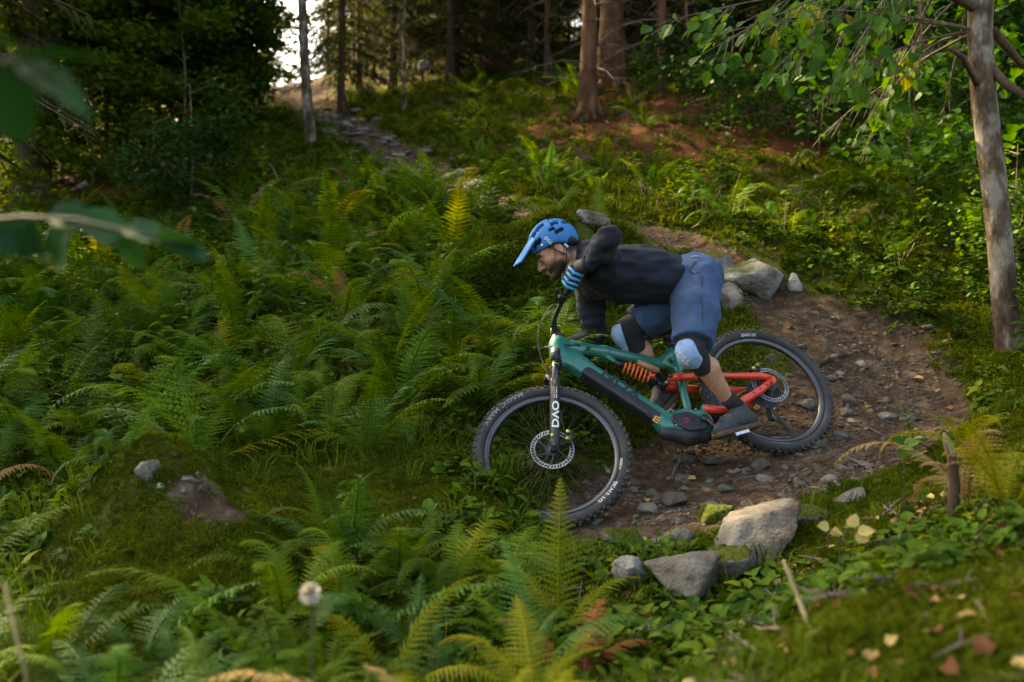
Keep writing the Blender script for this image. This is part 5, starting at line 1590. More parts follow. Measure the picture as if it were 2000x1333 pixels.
FINE = [frond_mesh(300 + i, 26, True, d_, w_, u_) for i, (d_, w_, u_) in enumerate(((1.3, .16, 1.30), (1.7, .17, 1.25), (.9, .15, 1.38), (1.2, .20, 1.2), (2.1, .17, 1.3), (1.5, .14, 1.35), (2.6, .15, 1.35), (.7, .18, 1.1), (1.9, .20, 1.15)))]
COARSE = [frond_mesh(330 + i, 20, False, d_, w_, u_) for i, (d_, w_, u_) in enumerate(((1.3, .17, 1.30), (1.8, .18, 1.25), (1.0, .16, 1.35)))]
for m_ in FINE + COARSE: m_.materials.append(M_fern)
def put_frond(parent, me, loc, yaw, tilt, L, m_, roll=0):
    o = bpy.data.objects.new('frond', me); C.objects.link(o); o.parent = parent
    o.location = loc; o.rotation_euler = Euler((roll, tilt, yaw), 'XYZ'); o.scale = (L, L * random.uniform(.85, 1.15), L)
    if m_ is not M_fern:
        o.material_slots[0].link = 'OBJECT'; o.material_slots[0].material = m_
    return o
def fern(p, n, L, label, group, fine=True, m_=None, spread=1.0, mix=.06):
    e = empty('fern', p); tag(e, label, 'fern', group)
    y0 = random.uniform(0, 6.28)
    for i in range(n):
        mm = m_ or random.choice((M_fern, M_fern, M_fern, M_fernb))
        if m_ is None and random.random() < mix: mm = random.choice((M_ferny, M_ferny, M_fernt))
        put_frond(e, random.choice(FINE if fine else COARSE), (random.uniform(-.03, .03), random.uniform(-.03, .03), -.02), y0 + 6.283 * i / n + random.uniform(-.35, .35), random.choice((random.uniform(-.1, .25), random.uniform(.1, .75))) * spread, L * random.uniform(.55, 1.15), mm, random.uniform(-.15, .15))
    return e
def ground_at(x, y, d0=1.2, d1=26):
    """where the sight line through photo position x, y meets the ground"""
    ds = np.geomspace(d0, d1, 700); P_ = np.stack([(x - 1000) / FPX * ds, ds, (666.5 - y) / FPX * ds], -1)
    hit = np.argmax(P_[:, 2] < H(P_[:, 0], P_[:, 1]))
    return P_[hit]
random.seed(21)
spots = []
def ok(x, y, rad):
    for a, b_, c_ in spots:
        if (a - x) ** 2 + (b_ - y) ** 2 < ((rad + c_) * .5) ** 2: return False
    spots.append((x, y, rad)); return True
# ferns one can point at
named = [(905, 440, 9, .78, 'tall upright fern standing left of the mossy boulder'), (720, 520, 10, .80, 'large dark fern arching beside the trail left of the boulder'), (640, 560, 8, .70, 'broad fern below the large arching fern'),
         (560, 690, 6, .55, 'fern with bluish fronds in the middle of the slope'), (330, 730, 9, .72, 'tall fern clump with erect fronds left of the bare hollow'), (420, 740, 6, .62, 'fern with one frond bent over the bare hollow'),
         (130, 780, 8, .65, 'fern at the far left above the dry grass'), (760, 760, 9, .66, 'fern clump left of the front tyre'), (880, 720, 8, .6, 'fern clump behind the handlebar'), (230, 890, 6, .45, 'small fern behind the mossy mound'), (650, 850, 8, .55, 'fern in the dip left of the front wheel'), (540, 880, 7, .5, 'fern right of the mossy mound')]
for x, y, n, L, lab in named:
    p = ground_at(x, y); ok(p[0], p[1], .3); fern(p, n, L, lab, None, True)
cnt = 0; tries = 0
while cnt < 165 and tries < 8000:
    tries += 1
    y = random.uniform(4.5, 9.6); x = random.uniform(-.60 * y, .35)
    if trail_d(np.array([x]), np.array([y]))[0] < .28: continue
    if (x > -.55 and y < 5.0) or (x > -.35 and 5.7 < y < 7.4): continue
    if noise2(np.array([x * .8]), np.array([y * .8]), 71)[0] < -.5: continue
    if not ok(x, y, .25): continue
    z = float(H(np.array([x]), np.array([y]))[0])
    fern((x, y, z), random.randint(7, 11), random.uniform(.46, .88), 'green fern in the dense fern bed left of the rider', 'ferns of the left slope', y < 7.5)
    cnt += 1
cnt = 0; tries = 0
while cnt < 60 and tries < 4000:
    tries += 1
    y = random.uniform(6.9, 12.5); x = random.uniform(.4, .58 * y)
    if trail_d(np.array([x]), np.array([y]))[0] < .35 or litter_mask(x, y) > .6: continue
    if not ok(x, y, .34): continue
    z = float(H(np.array([x]), np.array([y]))[0])
    fern((x, y, z), random.randint(5, 8), random.uniform(.36, .66), 'green fern on the bank above the bend behind the rider', 'ferns on the right bank', y < 8.0)
    cnt += 1
cnt = 0; tries = 0
while cnt < 24 and tries < 3000:
    tries += 1
    y = random.uniform(9.5, 16); x = random.uniform(-.5 * y, .2 * y)
    if trail_d(np.array([x]), np.array([y]))[0] < .3: continue
    if not ok(x, y, .5): continue
    z = float(H(np.array([x]), np.array([y]))[0])
    fern((x, y, z), random.randint(6, 8), random.uniform(.45, .7), 'distant fern beside the climbing trail', 'distant ferns', False)
    cnt += 1
cnt = 0; tries = 0
while cnt < 34 and tries < 4000:
    tries += 1
    y = random.uniform(2.1, 3.7); x = random.uniform(-.58 * y, .02 * y)
    if (-1.95 < x < -.75 and y > 2.75) or (x < -1.2 and y < 2.4) or (x > -.5 and y < 2.6): continue
    if not ok(x, y, .21): continue
    z = float(H(np.array([x]), np.array([y]))[0])
    fern((x, y, z), random.randint(5, 8), random.uniform(.32, .52), 'blurred green fern in the left foreground', 'foreground ferns', True, random.choice((M_fern, M_fernb, M_fern, None)), 1.3)
    cnt += 1
# withered and yellowing ferns of the foreground
def near_fern(x, y, d, n, L, m_, lab, spread=1.0, mats=None):
    p = px(x, y, d); z = float(H(np.array([p[0]]), np.array([p[1]]))[0])
    e = fern((p[0], p[1], z), n, L, lab, None, True, m_, spread)
    return e
def posed(x, y, d, lab, fr, m_):
    p = px(x, y, d); e = empty('fern', (p[0], p[1], gz0(p[0], p[1]))); tag(e, lab, 'fern')
    for yaw, tilt, L, k in fr: put_frond(e, FINE[k], (random.uniform(-.03, .03), random.uniform(-.03, .03), -.02), yaw, tilt, L, m_)
    return e
def gz0(x, y): return float(H(np.array([float(x)]), np.array([float(y)]))[0])
posed(1105, 1200, 3.0, 'yellow green fern frond standing in front of the front wheel', [(1.5, .05, .58, 2), (2.4, .25, .42, 0), (.5, .35, .40, 0)], M_ferny)
near_fern(760, 1180, 2.6, 6, .52, M_ferny, 'yellow green fern below and left of the front wheel', .8)
posed(900, 1340, 1.55, 'pale tan withered fern at the bottom centre', [(1.3, .3, .28, 3), (2.3, .5, .26, 0), (.4, .6, .26, 1), (3.4, .8, .24, 4), (1.8, .2, .26, 5), (.9, .5, .25, 6)], M_fernt)
posed(780, 1330, 1.6, 'straw coloured withered fern right of the seed head', [(1.4, .4, .24, 0), (2.6, .6, .24, 3), (.3, .6, .25, 1), (2.0, .3, .22, 8)], M_fernt)
posed(1010, 1330, 1.7, 'yellow green fern right of the pale tan fern', [(1.4, .3, .34, 0), (2.6, .5, .32, 3), (.5, .5, .34, 1), (2.0, .3, .30, 8), (1.0, .1, .32, 5)], M_ferny)
near_fern(840, 1330, 1.9, 7, .46, M_fernt, 'straw coloured withered fern nearest the camera', 1.3)
posed(1130, 1180, 2.7, 'rust brown withered fern below the front tyre', [(1.3, .2, .36, 3), (2.5, .35, .34, 0), (.3, .4, .32, 1)], M_fernd)
near_fern(1030, 1260, 2.3, 7, .5, M_ferny, 'yellowish fern between the tan and the rust brown ferns', 1.0)
near_fern(1180, 1300, 2.0, 6, .34, M_ferny, 'yellow green fern low in the bottom centre', 1.2)
near_fern(700, 1320, 1.9, 6, .34, M_fern, 'green fern at the bottom edge left of the straw coloured fern', 1.2)
near_fern(150, 1190, 2.3, 5, .26, M_fernd, 'reddish withered fern in the lower left corner', 1.2)
near_fern(1900, 900, 3.2, 7, .55, M_fernt, 'orange tan fern at the right edge beside the trail', 1.0)
near_fern(1965, 960, 2.9, 7, .52, M_ferny, 'yellow green fern at the right edge under the orange one', 1.0)
near_fern(1885, 800, 4.3, 6, .44, M_ferny, 'yellowish fern at the foot of the pale tree', 1.0)
near_fern(960, 690, 5.6, 4, .34, M_ferny, 'yellowing fern right behind the handlebar', .8)
near_fern(1300, 1210, 2.2, 4, .22, M_fern, 'small green fern below the flat grey rock', 1.2)
# ================================================================ trees
random.seed(5)
def gz(x, y): return float(H(np.array([float(x)]), np.array([float(y)]))[0])

def spruce_parts(seed, h, base, r0, reach, dens=1.0):
    """trunk, crown and dead lower branches of a spruce, foot at the origin"""
    r = np.random.default_rng(seed)
    n = 14; t = np.linspace(0, 1, n)
    wob = np.cumsum(r.normal(size=(n, 2)) * .03, 0)
    pts = np.c_[wob * .6, -.3 + (h + .3) * t]
    rad = r0 * (1 - .93 * t) + r0 * .55 * np.exp(-t * h / .35)
    tr = MB().tube(pts, rad, 10)
    for k in range(5):                                       # root flare
        a = k * 1.256 + r.uniform(-.3, .3); d = V(math.cos(a), math.sin(a), 0)
        tr.tube([d * r0 * .5 + V(0, 0, .35), d * r0 * 1.25 + V(0, 0, .08), d * r0 * 2.4 - V(0, 0, .12)], [r0 * .45, r0 * .4, r0 * .2], 6)
    def at(z):
        return np.array([np.interp(z, pts[:, 2], pts[:, 0]), np.interp(z, pts[:, 2], pts[:, 1]), z])
    V_, F_ = [], []; nv = 0
    wood = MB()
    z = base
    while z < h - .3:
        f = (h - z) / (h - base); L0 = reach * (f ** .75) + .15
        for k in range(int(r.integers(4, 6))):
            a = r.uniform(0, 6.283); L = L0 * r.uniform(.7, 1.15); d = V(math.cos(a), math.sin(a), 0); s = V(-d[1], d[0], 0)
            o = at(z + r.uniform(-.2, .2)); rise = .25 * (1 - f) - .15 * f; dr = .45 * f + .08
            m = max(3, int(L / .13 * dens))
            ax_ = [o + d * L * q + V(0, 0, L * (rise * q - dr * q * q + .16 * q ** 4)) for q in np.linspace(0, 1, 6)]
            wood.tube(ax_, np.linspace(.012 + .012 * L / 2, .004, 6), 3, False)
            for j in range(m):
                q = (j + r.uniform(.2, .8)) / m
                if q < .12: continue
                c = o + d * L * q + V(0, 0, L * (rise * q - dr * q * q + .16 * q ** 4))
                for sd in (-1, 1):
                    tl = (.16 + .42 * L * .4 * (1 - .6 * q)) * r.uniform(.7, 1.2)
                    dd = unit(s * sd + d * .75 + V(0, 0, -.35 - .5 * f * r.random()))
                    w = unit(np.cross(dd, V(0, 0, 1) + r.normal(size=3) * .45)) * r.uniform(.018, .034)
                    e = c + dd * tl + V(0, 0, -.12 * tl)
                    mid = c + dd * tl * .45
                    V_ += [c, mid + w, e, mid - w]; F_.append((nv, nv + 1, nv + 2, nv + 3)); nv += 4
                    for g in (-1, 1):                        # side sprays
                        e2 = mid + unit(dd + np.sign(g) * unit(w) * .9 + V(0, 0, -.25)) * tl * .5
                        ww = unit(np.cross(e2 - mid, V(.2, .1, 1))) * .016
                        V_ += [mid - dd * .02, (mid + e2) / 2 + ww, e2, (mid + e2) / 2 - ww]; F_.append((nv, nv + 1, nv + 2, nv + 3)); nv += 4
        z += .42 * r.uniform(.8, 1.2)
    crown = fast_mesh('crown', np.array(V_), np.array(F_))
    dead = MB(); z = .7
    while z < base + 1.0:
        for k in range(3):
            a = r.uniform(0, 6.283); d = V(math.cos(a), math.sin(a), 0); L = r.uniform(.35, min(1.5, reach * .8)); o = at(z)
            p = [o + d * L * q + V(0, 0, -L * .35 * q * q) for q in (0, .35, .7, 1)]
            dead.tube(p, [.012, .009, .006, .002], 3, False)
            for j in range(5):
                q = r.uniform(.25, .95); c = o + d * L * q + V(0, 0, -L * .35 * q * q); e = unit(d * .7 + V(-d[1], d[0], 0) * r.choice([-1, 1]) + V(0, 0, r.normal() * .3))
                dead.tube([c, c + e * L * .35], [.005, .0015], 3, False)
        z += r.uniform(.14, .32)
    return smooth(tr.mesh('trunk')), crown, wood.mesh('boughs'), dead.mesh('dead_branches')
KINDS = {'tall': spruce_parts(1, 17, 3.6, .17, 2.3, .8), 'tall2': spruce_parts(2, 15, 4.6, .14, 2.0, .8), 'big': spruce_parts(3, 19, 3.2, .24, 2.8, .8), 'young': spruce_parts(4, 6.0, .5, .06, 1.5, 1.25), 'thin': spruce_parts(5, 10, 3.4, .055, 1.1, .9), 'low': spruce_parts(6, 12, 1.4, .12, 2.2, 1.0), 'twiggy': spruce_parts(7, 7.5, 4.6, .05, 1.3, .6)}
for k_, (a, b_, c_, d_) in KINDS.items():
    a.materials.append(M_bark); b_.materials.append(M_spruce); c_.materials.append(M_bark); d_.materials.append(M_twig)
def spruce(kind, x, y, label, group=None, s=1.0, bark=None, yaw=None, tilt=(0, 0), cat='tree', crown=True):
    e = empty('spruce_tree', (x, y, gz(x, y) - .02), (tilt[0], tilt[1], random.uniform(0, 6.28) if yaw is None else yaw)); e.scale = (s, s, s * random.uniform(.95, 1.1))
    tag(e, label, cat, group)
    names = ('trunk', 'crown', 'boughs', 'dead_branches')
    for nm, me in zip(names, KINDS[kind]):
        if not crown and nm == 'crown': continue
        o = bpy.data.objects.new(nm, me); C.objects.link(o); o.parent = e
        if nm == 'trunk' and bark is not None:
            o.material_slots[0].link = 'OBJECT'; o.material_slots[0].material = bark
    return e
def at_px(x, d): return (x - 1000) / FPX * d
spruce('tall2', at_px(1150, 12.0), 12.0, 'slimmer spruce in front of the thick twin trunk above the bend', s=.75, bark=M_barkr, tilt=(0, -.05))
spruce('big', at_px(1200, 13.2), 13.2, 'thick dark spruce trunk above the red needle bank', s=.72, bark=M_barkr, tilt=(0, -.02))
spruce('tall', at_px(955, 18.0), 18.0, 'reddish spruce trunk at the top of the slope above the trail', s=.95, bark=M_barkr)
spruce('thin', at_px(1293, 12.6), 12.6, 'thin spruce pole right of the thick dark trunk', s=1.0, bark=M_barkr)
spruce('thin', at_px(790, 14.2), 14.2, 'slender pale pole beside the climbing trail', s=.55, bark=M_pale, crown=False)
# left stand and the wood behind
left = [(-4.5, 15.2, 'tall', .8), (-4.9, 17.4, 'tall2', .8)]
for x, y, k, s in left:
    spruce(k, x, y, 'spruce in the dark stand left of the climbing trail', 'spruces of the left stand', s)
right = [(-1.0, 17.5, 'thin', 1.1), (-.2, 20.5, 'tall', 1.0), (-2.4, 22.5, 'thin', .8), (1.6, 19, 'tall', 1.0), (3.0, 16, 'tall2', 1.0), (4.6, 14.2, 'low', .9), (5.6, 17.5, 'low', 1.1), (2.6, 22, 'low', 1.1), (6.8, 13, 'low', .9), (8.0, 15.6, 'low', 1.1), (7.6, 20, 'low', 1.2), (4.6, 24, 'low', 1.3), (8.6, 26, 'low', 1.3), (11, 18, 'low', 1.1), (9.0, 11.5, 'young', 1.1), (13, 22, 'low', 1.3), (7, 34, 'low', 1.4), (3.6, 13.2, 'thin', .9), (2.2, 14.6, 'thin', 1.0), (.6, 15.8, 'thin', 1.0), (13, 30, 'low', 1.4), (5.8, 11.2, 'young', .75)]
right += [(at_px(x_, d_), d_, k_, s_) for x_, d_, k_, s_ in ((880, 16.5, 'low', .66), (765, 17.3, 'low', .62), (668, 15.6, 'low', .55), (820, 20, 'low', .75), (700, 18, 'thin', .7), (730, 19.5, 'thin', .7), (780, 21, 'thin', .8), (670, 22.5, 'thin', .8), (840, 19, 'thin', .8), (640, 25, 'thin', .9), (720, 25, 'thin', .9), (770, 24, 'thin', .8), (900, 21, 'thin', .9), (860, 23.5, 'thin', .9), (690, 28, 'thin', .9), (1040, 18, 'low', .7))]
right += [(at_px(x_, d_), d_, 'twiggy', s_) for x_, d_, s_ in ((690, 19, .6), (700, 21, .7), (705, 18, .5), (715, 20, .8), (745, 22, .8), (765, 18.5, .7), (800, 20.5, .8), (825, 17.5, .6), (850, 21.5, .8), (880, 19.5, .8), (700, 24, .9), (780, 25, .9), (910, 22, .8), (690, 26, .9), (740, 27, 1.0))]
for x, y, k, s in right:
    spruce(k, x, y, 'spruce in the shaded wood above the slope right of the climbing trail', 'spruces of the upper wood', s)
fill = [(200, 26, .8), (270, 27, .9), (350, 28, .9), (425, 30, .9), (120, 29, .9), (40, 30, 1.0), (310, 33, 1.0), (380, 32, 1.0), (430, 36, 1.1), (-40, 32, 1.1), (160, 33, 1.0), (235, 35, 1.1)]
for x, d, s in fill:
    spruce('young', at_px(x, d), d, 'bushy young spruce in the dark stand left of the sunlit gap', 'young spruces of the left stand', s)
fill = [(700, 27, .8), (715, 24, .7), (760, 30, 1.0), (820, 25, .8), (880, 28, 1.0), (930, 23, .9), (1010, 24, .9), (1060, 21, .8), (1110, 26, 1.1), (725, 34, 1.2), (850, 35, 1.3), (1000, 33, 1.3), (1260, 18, .9), (1340, 16.5, .8), (1430, 17, .9), (1520, 15.5, .8), (1600, 17, 1.0), (1700, 15.5, .9), (1800, 16, 1.0), (1900, 14.5, 1.0), (1990, 15, 1.1), (1200, 24, 1.3), (1400, 24, 1.4), (1620, 23, 1.4)]
for x, d, s in fill:
    spruce('young', at_px(x, d), d, 'bushy young spruce in the dim wood above the slope', 'young spruces of the upper wood', s)
for x, y, k, s in [(-6.1, 8.6, 'low', 1.0), (-6.9, 9.8, 'tall', 1.0), (-7.9, 10.9, 'tall', 1.0), (-7.6, 8.4, 'tall', 1.0), (-9.0, 10.0, 'tall', 1.1), (-6.8, 11.9, 'tall', 1.0), (-5.95, 12.0, 'tall', .95)]:  # added mostly out of view to keep direct sun off rider and ferns
    spruce(k, x, y, 'spruce added as sun shade left of the fern slope beyond the left edge', 'sun shade spruces added beside the fern slope', s)
back = []
for row, (yb, sb) in enumerate(((37, 1.5), (41, 1.7), (46, 2.0))):
    x = -34.0 + row * .7
    while x < 27:
        pxx = 1000 + x / yb * FPX
        if not (545 < pxx < 596) and -250 < pxx < 2250: back.append((x, yb + random.uniform(-1, 1), sb * random.uniform(.85, 1.15)))
        x += random.uniform(1.5, 2.3)
for x, y, s in back:
    spruce('young', x, y, 'dense spruce of the far backdrop', 'spruces of the far backdrop', s)

# ---- broadleaf saplings and shrubs
def sapling_parts(seed, h, w, nleaf, L, low=.2):
    r = np.random.default_rng(seed); wood = MB(); V_, F_ = [], []; nv = 0
    wood.tube([(0, 0, -.15), (r.normal() * .05, r.normal() * .05, h * .4), (r.normal() * .15, r.normal() * .15, h * .95)], [.018 * h / 2, .012 * h / 2, .004], 6)
    tips = []
    for i in range(int(14 + h * 4)):
        z = h * r.uniform(low, .92); a = r.uniform(0, 6.283); l = w * r.uniform(.5, 1.1) * (1 - .45 * z / h)
        p = [V(0, 0, z), V(math.cos(a) * l * .5, math.sin(a) * l * .5, z + l * .22), V(math.cos(a) * l, math.sin(a) * l, z + l * r.uniform(.0, .35))]
        wood.tube(p, [.008, .005, .002], 3, False); tips.append(p)
    for i in range(nleaf):
        p = tips[r.integers(len(tips))]; q = r.uniform(.25, 1.05)
        c = p[0] * (1 - q) ** 2 + 2 * p[1] * q * (1 - q) + p[2] * q * q + r.normal(size=3) * V(.12, .12, .07) * w
        a = r.uniform(0, 6.283); d = unit(V(math.cos(a), math.sin(a), r.uniform(-.6, .2))); s = unit(np.cross(d, V(0, -.5, 1) + r.normal(size=3) * .8)); l = L * r.uniform(.6, 1.2)
        V_ += [c, c + d * l * .5 + s * l * .36, c + d * l, c + d * l * .5 - s * l * .36]; F_.append((nv, nv + 1, nv + 2, nv + 3)); nv += 4
    return smooth(wood.mesh('trunk')), fast_mesh('crown', np.array(V_), np.array(F_))
SAP = [sapling_parts(50, 4.6, 1.5, 5200, .11, .08), sapling_parts(51, 3.4, 1.2, 4200, .10, .06), sapling_parts(52, 1.5, .85, 1500, .075, .05)]
for a, b_ in SAP: a.materials.append(M_twig); b_.materials.append(M_sapl)
def sapling(k, x, y, label, m_, s=1.0, name='sapling_tree', group=None, cat='tree'):
    e = empty(name, (x, y, gz(x, y) - .02), (0, 0, random.uniform(0, 6.28))); e.scale = (s, s, s); tag(e, label, cat, group)
    for nm, me in zip(('trunk' if cat == 'tree' else 'stem', 'crown' if cat == 'tree' else 'foliage'), SAP[k]):
        o = bpy.data.objects.new(nm, me); C.objects.link(o); o.parent = e
        if nm in ('crown', 'foliage') and m_ is not M_sapl:
            o.material_slots[0].link = 'OBJECT'; o.material_slots[0].material = m_
    return e
sapling(0, at_px(335, 15.5), 15.5, 'bright green broadleaf sapling lit from behind left of the pale trunk', M_sapl, 1.15)
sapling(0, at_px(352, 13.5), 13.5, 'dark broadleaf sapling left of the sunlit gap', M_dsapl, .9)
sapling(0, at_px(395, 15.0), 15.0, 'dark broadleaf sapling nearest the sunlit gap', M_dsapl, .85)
sapling(1, at_px(498, 16.2), 16.2, 'small leafy sapling at the left rim of the sunlit gap', M_sapl, .62)
sapling(1, at_px(280, 13.0), 13.0, 'small leafy sapling before the left stand', M_sapl, .9)
sapling(1, at_px(180, 12.2), 12.2, 'leafy sapling under the spruce boughs at the far left', M_sapl, .8)
for k_, (x_, d_, s_) in enumerate(((90, 17, .8), (170, 20, .8), (260, 18, .8), (340, 22, .8), (400, 19, .8), (430, 23, .8), (300, 25, .9), (60, 23, .9), (440, 17.5, .6))):
    sapling(0, at_px(x_, d_), d_, 'sunlit broadleaf sapling, %s from left in the thicket left of the gap' % ['second', 'third', 'fourth', 'sixth', 'seventh', 'eighth', 'fifth', 'first', 'ninth'][k_], M_sapl, s_, group='sunlit saplings of the left thicket')
for k_, (x_, d_, s_) in enumerate(((790, 24, .9), (800, 27, 1.1), (850, 24, 1.1), (1000, 22, 1.0), (1080, 25, 1.3))):
    sapling(0, at_px(x_, d_), d_, 'sunlit broadleaf sapling, %s from left beyond the top of the slope' % ['first', 'second', 'third', 'fourth', 'fifth'][k_], M_sapl, s_, group='sunlit saplings beyond the slope')
wall = ((-20, 12.6, 0, .8, 1), (40, 13.4, 0, .95, 0), (100, 12.4, 1, 1.0, 0), (150, 13.8, 0, 0.9, 0), (210, 12.8, 1, 1.1, 0), (250, 14.0, 0, .9, 0), (310, 13.2, 0, .8, 0), (360, 12.2, 1, .9, 0), (400, 14.4, 0, 1.0, 0), (420, 13.4, 1, .9, 0), (450, 14.6, 0, .7, 0), (465, 13.6, 1, .7, 1))
for k_, (x_, d_, kk, s_, dk) in enumerate(wall):
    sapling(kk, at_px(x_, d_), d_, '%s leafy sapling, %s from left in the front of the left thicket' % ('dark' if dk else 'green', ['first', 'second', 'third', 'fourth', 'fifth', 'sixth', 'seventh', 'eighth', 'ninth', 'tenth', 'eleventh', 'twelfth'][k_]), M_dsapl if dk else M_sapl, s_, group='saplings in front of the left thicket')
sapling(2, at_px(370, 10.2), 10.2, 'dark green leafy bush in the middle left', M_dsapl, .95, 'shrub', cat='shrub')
sapling(2, at_px(300, 10.5), 10.5, 'dark leafy bush just left of the larger bush', M_dsapl, .7, 'shrub', cat='shrub')
sapling(2, at_px(40, 10.5), 10.5, 'low sunlit bush at the left edge', M_sapl, .7, 'shrub', cat='shrub')
sapling(1, at_px(1040, 20), 20, 'sunlit broadleaf tree high behind the reddish trunk', M_sapl, 1.6)
sapling(1, at_px(1900, 8.6), 8.6, 'dark leafy hazel behind the pale tree at the right', M_dsapl, .8)
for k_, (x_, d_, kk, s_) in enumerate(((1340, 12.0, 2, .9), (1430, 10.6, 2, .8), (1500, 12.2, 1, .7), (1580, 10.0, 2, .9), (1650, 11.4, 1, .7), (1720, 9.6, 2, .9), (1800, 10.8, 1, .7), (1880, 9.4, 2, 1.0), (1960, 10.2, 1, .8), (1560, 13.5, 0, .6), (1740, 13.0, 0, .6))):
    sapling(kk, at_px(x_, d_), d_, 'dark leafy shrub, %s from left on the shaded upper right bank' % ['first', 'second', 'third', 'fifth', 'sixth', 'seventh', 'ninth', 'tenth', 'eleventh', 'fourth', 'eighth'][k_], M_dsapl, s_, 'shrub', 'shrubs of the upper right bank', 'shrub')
sapling(2, at_px(1780, 8.0), 8.0, 'leafy shrub left of the pale tree', M_hazel, .8, 'shrub', cat='shrub')
sapling(2, at_px(1990, 6.6), 6.6, 'leafy shrub behind the foot of the pale tree', M_hazel, .6, 'shrub', cat='shrub')

# ---- the pale trunk beside the trail at the left
e = empty('broadleaf_tree', px(606, 290, 12.4)); tag(e, 'slim pale barked tree standing beside the climbing trail', 'tree')
o0 = np.array(e.location)
pts = [px(612, 305, 12.4), px(606, 270, 12.4), px(600, 200, 12.45), px(594, 100, 12.5), px(590, 0, 12.55), px(588, -200, 12.6), px(592, -600, 12.6)]
ob('trunk', MB().tube(np.array(pts) - o0, [.105, .078, .066, .060, .056, .05, .03], 12), M_pale, e, True)
w2, c2 = SAP[0]
cr_o = bpy.data.objects.new('crown', c2); C.objects.link(cr_o); cr_o.parent = e; cr_o.location = px(590, -30, 12.55) - o0; cr_o.scale = (.85, .85, .9)

# ---- the pale tree at the right with its leafy boughs
tp = [px(2000, 860, 5.55), px(1974, 690, 5.55), px(1962, 590, 5.55), px(1952, 470, 5.55), px(1937, 330, 5.56), px(1920, 190, 5.58), px(1912, 60, 5.6), px(1916, -80, 5.62), px(1930, -400, 5.65), px(1950, -900, 5.7)]
e = empty('broadleaf_tree', tp[1]); tag(e, 'pale blotched tree trunk at the right edge with leafy boughs above', 'tree'); RT = e
o0 = np.array(e.location)
trm = MB().tube(np.array(tp) - o0, [.13, .082, .070, .067, .066, .066, .064, .06, .05, .03], 20).mesh('trunk')
co = np.empty(len(trm.vertices) * 3, np.float32); trm.vertices.foreach_get('co', co); co = co.reshape(-1, 3)
ob('trunk', trm, M_pale, e, True)
ob('trunk_stem', MB().tube(np.array([p + V(.048, .012, 0) for p in tp[1:8]]) - o0, [.03, .032, .034, .036, .036, .036, .034], 12), M_pale, e, True)
def bough(pts, rad): return ob('bough', MB().tube(np.array(pts) - o0, rad, 7), M_bark, e, True)
bough([px(1915, 175, 5.58), px(1880, 112, 5.4), px(1855, 95, 5.3)], [.022, .016, .012])
bough([px(1925, 120, 5.6), px(1965, 165, 5.5), px(2040, 215, 5.4)], [.03, .024, .02])
bough([px(1915, 20, 5.6), px(1860, -10, 5.5), px(1820, -40, 5.5)], [.035, .03, .025])
bough([px(1940, 60, 5.6), px(1990, 120, 5.8), px(2060, 170, 6)], [.03, .025, .02])
# leaf: rounded, toothed
def hazel_leaf(seed):
    v, f = leafshape(1.0, .42, .22, .18, 7, .10, seed)
    return MB().add(v, f).mesh('leaf')
HL = [hazel_leaf(i) for i in range(3)]
for m_ in HL: m_.materials.append(M_hazel)
r = np.random.default_rng(77)
twigs = []
def sub(a, b_, n): return [a * (1 - t) + b_ * t for t in np.linspace(0, 1, n)]
starts = [px(1900, -30, 5.6), px(1850, -60, 5.6), px(1910, 60, 5.6), px(1800, -90, 5.8)]
ends = [(1310, 40, 5.3), (1390, 95, 5.2), (1420, 60, 5.5), (1500, 150, 5.3), (1560, 110, 5.6), (1480, 30, 5.8), (1620, 170, 5.6), (1660, 120, 5.2), (1700, 230, 5.9), (1590, 215, 6.0), (1750, 160, 6.2), (1780, 260, 6.2), (1640, 60, 6.0), (1720, 60, 5.4), (1560, 20, 5.2), (1800, 120, 5.7), (1840, 230, 6.3), (1690, 290, 6.6), (1600, 270, 6.6)]
tw_mb = MB(); lp = []
for i, (x, y, d) in enumerate(ends):
    a = starts[i % len(starts)]; b_ = px(x, y, d); mid = (a + b_) / 2 + V(0, r.normal() * .1, .12 + .05 * r.random())
    path = [a * (1 - t) ** 2 + 2 * mid * t * (1 - t) + b_ * t * t for t in np.linspace(0, 1, 9)]
    tw_mb.tube(np.array(path) - o0, np.linspace(.011, .002, 9), 5, False)
    for k in range(22):
        t = r.uniform(.35, 1.0); c = a * (1 - t) ** 2 + 2 * mid * t * (1 - t) + b_ * t * t
        ang = r.uniform(-1, 1) * 2.2
        dirv = unit(unit(b_ - mid) + rotm((0, 0, 1), ang) @ V(.6, 0, -.1)); e2 = c + dirv * r.uniform(.05, .22) + V(0, 0, -.02)
        tw_mb.tube([c - o0, e2 - o0], [.003, .0014], 3, False); lp.append((e2, dirv))
        if r.random() < .5: lp.append((c * .5 + e2 * .5, unit(dirv + r.normal(size=3) * .6)))
ob('twigs', tw_mb, M_twig, e)
r.shuffle(lp) if False else None
def leaf_obj(parent, c, d, L, me, m_=None, org=None, face=None, name='leaf'):
    d = unit(d); n_ = unit((V(0, 0, 1) if face is None else face) + r.normal(size=3) * .38); n_ = unit(n_ - d * (n_ @ d)); s = np.cross(n_, d)
    o = bpy.data.objects.new(name, me); C.objects.link(o); o.parent = parent
    M = np.stack([d, s, n_], 1) * L
    o.matrix_local = mat4(M, c - org)
    if m_ is not None: o.material_slots[0].link = 'OBJECT'; o.material_slots[0].material = m_
    return o
for c, d in lp[:300]:
    leaf_obj(e, c, unit(d + V(0, 0, -.25)), r.uniform(.06, .10), HL[r.integers(3)], M_ferny if r.random() < .04 else None, o0, unit(V(-.1, -.45, 1)))
V_, F_ = [], []; nv = 0
fv, ff_ = leafshape(1.0, .42, .22, .18, 4, .08, 0)
mb = MB()
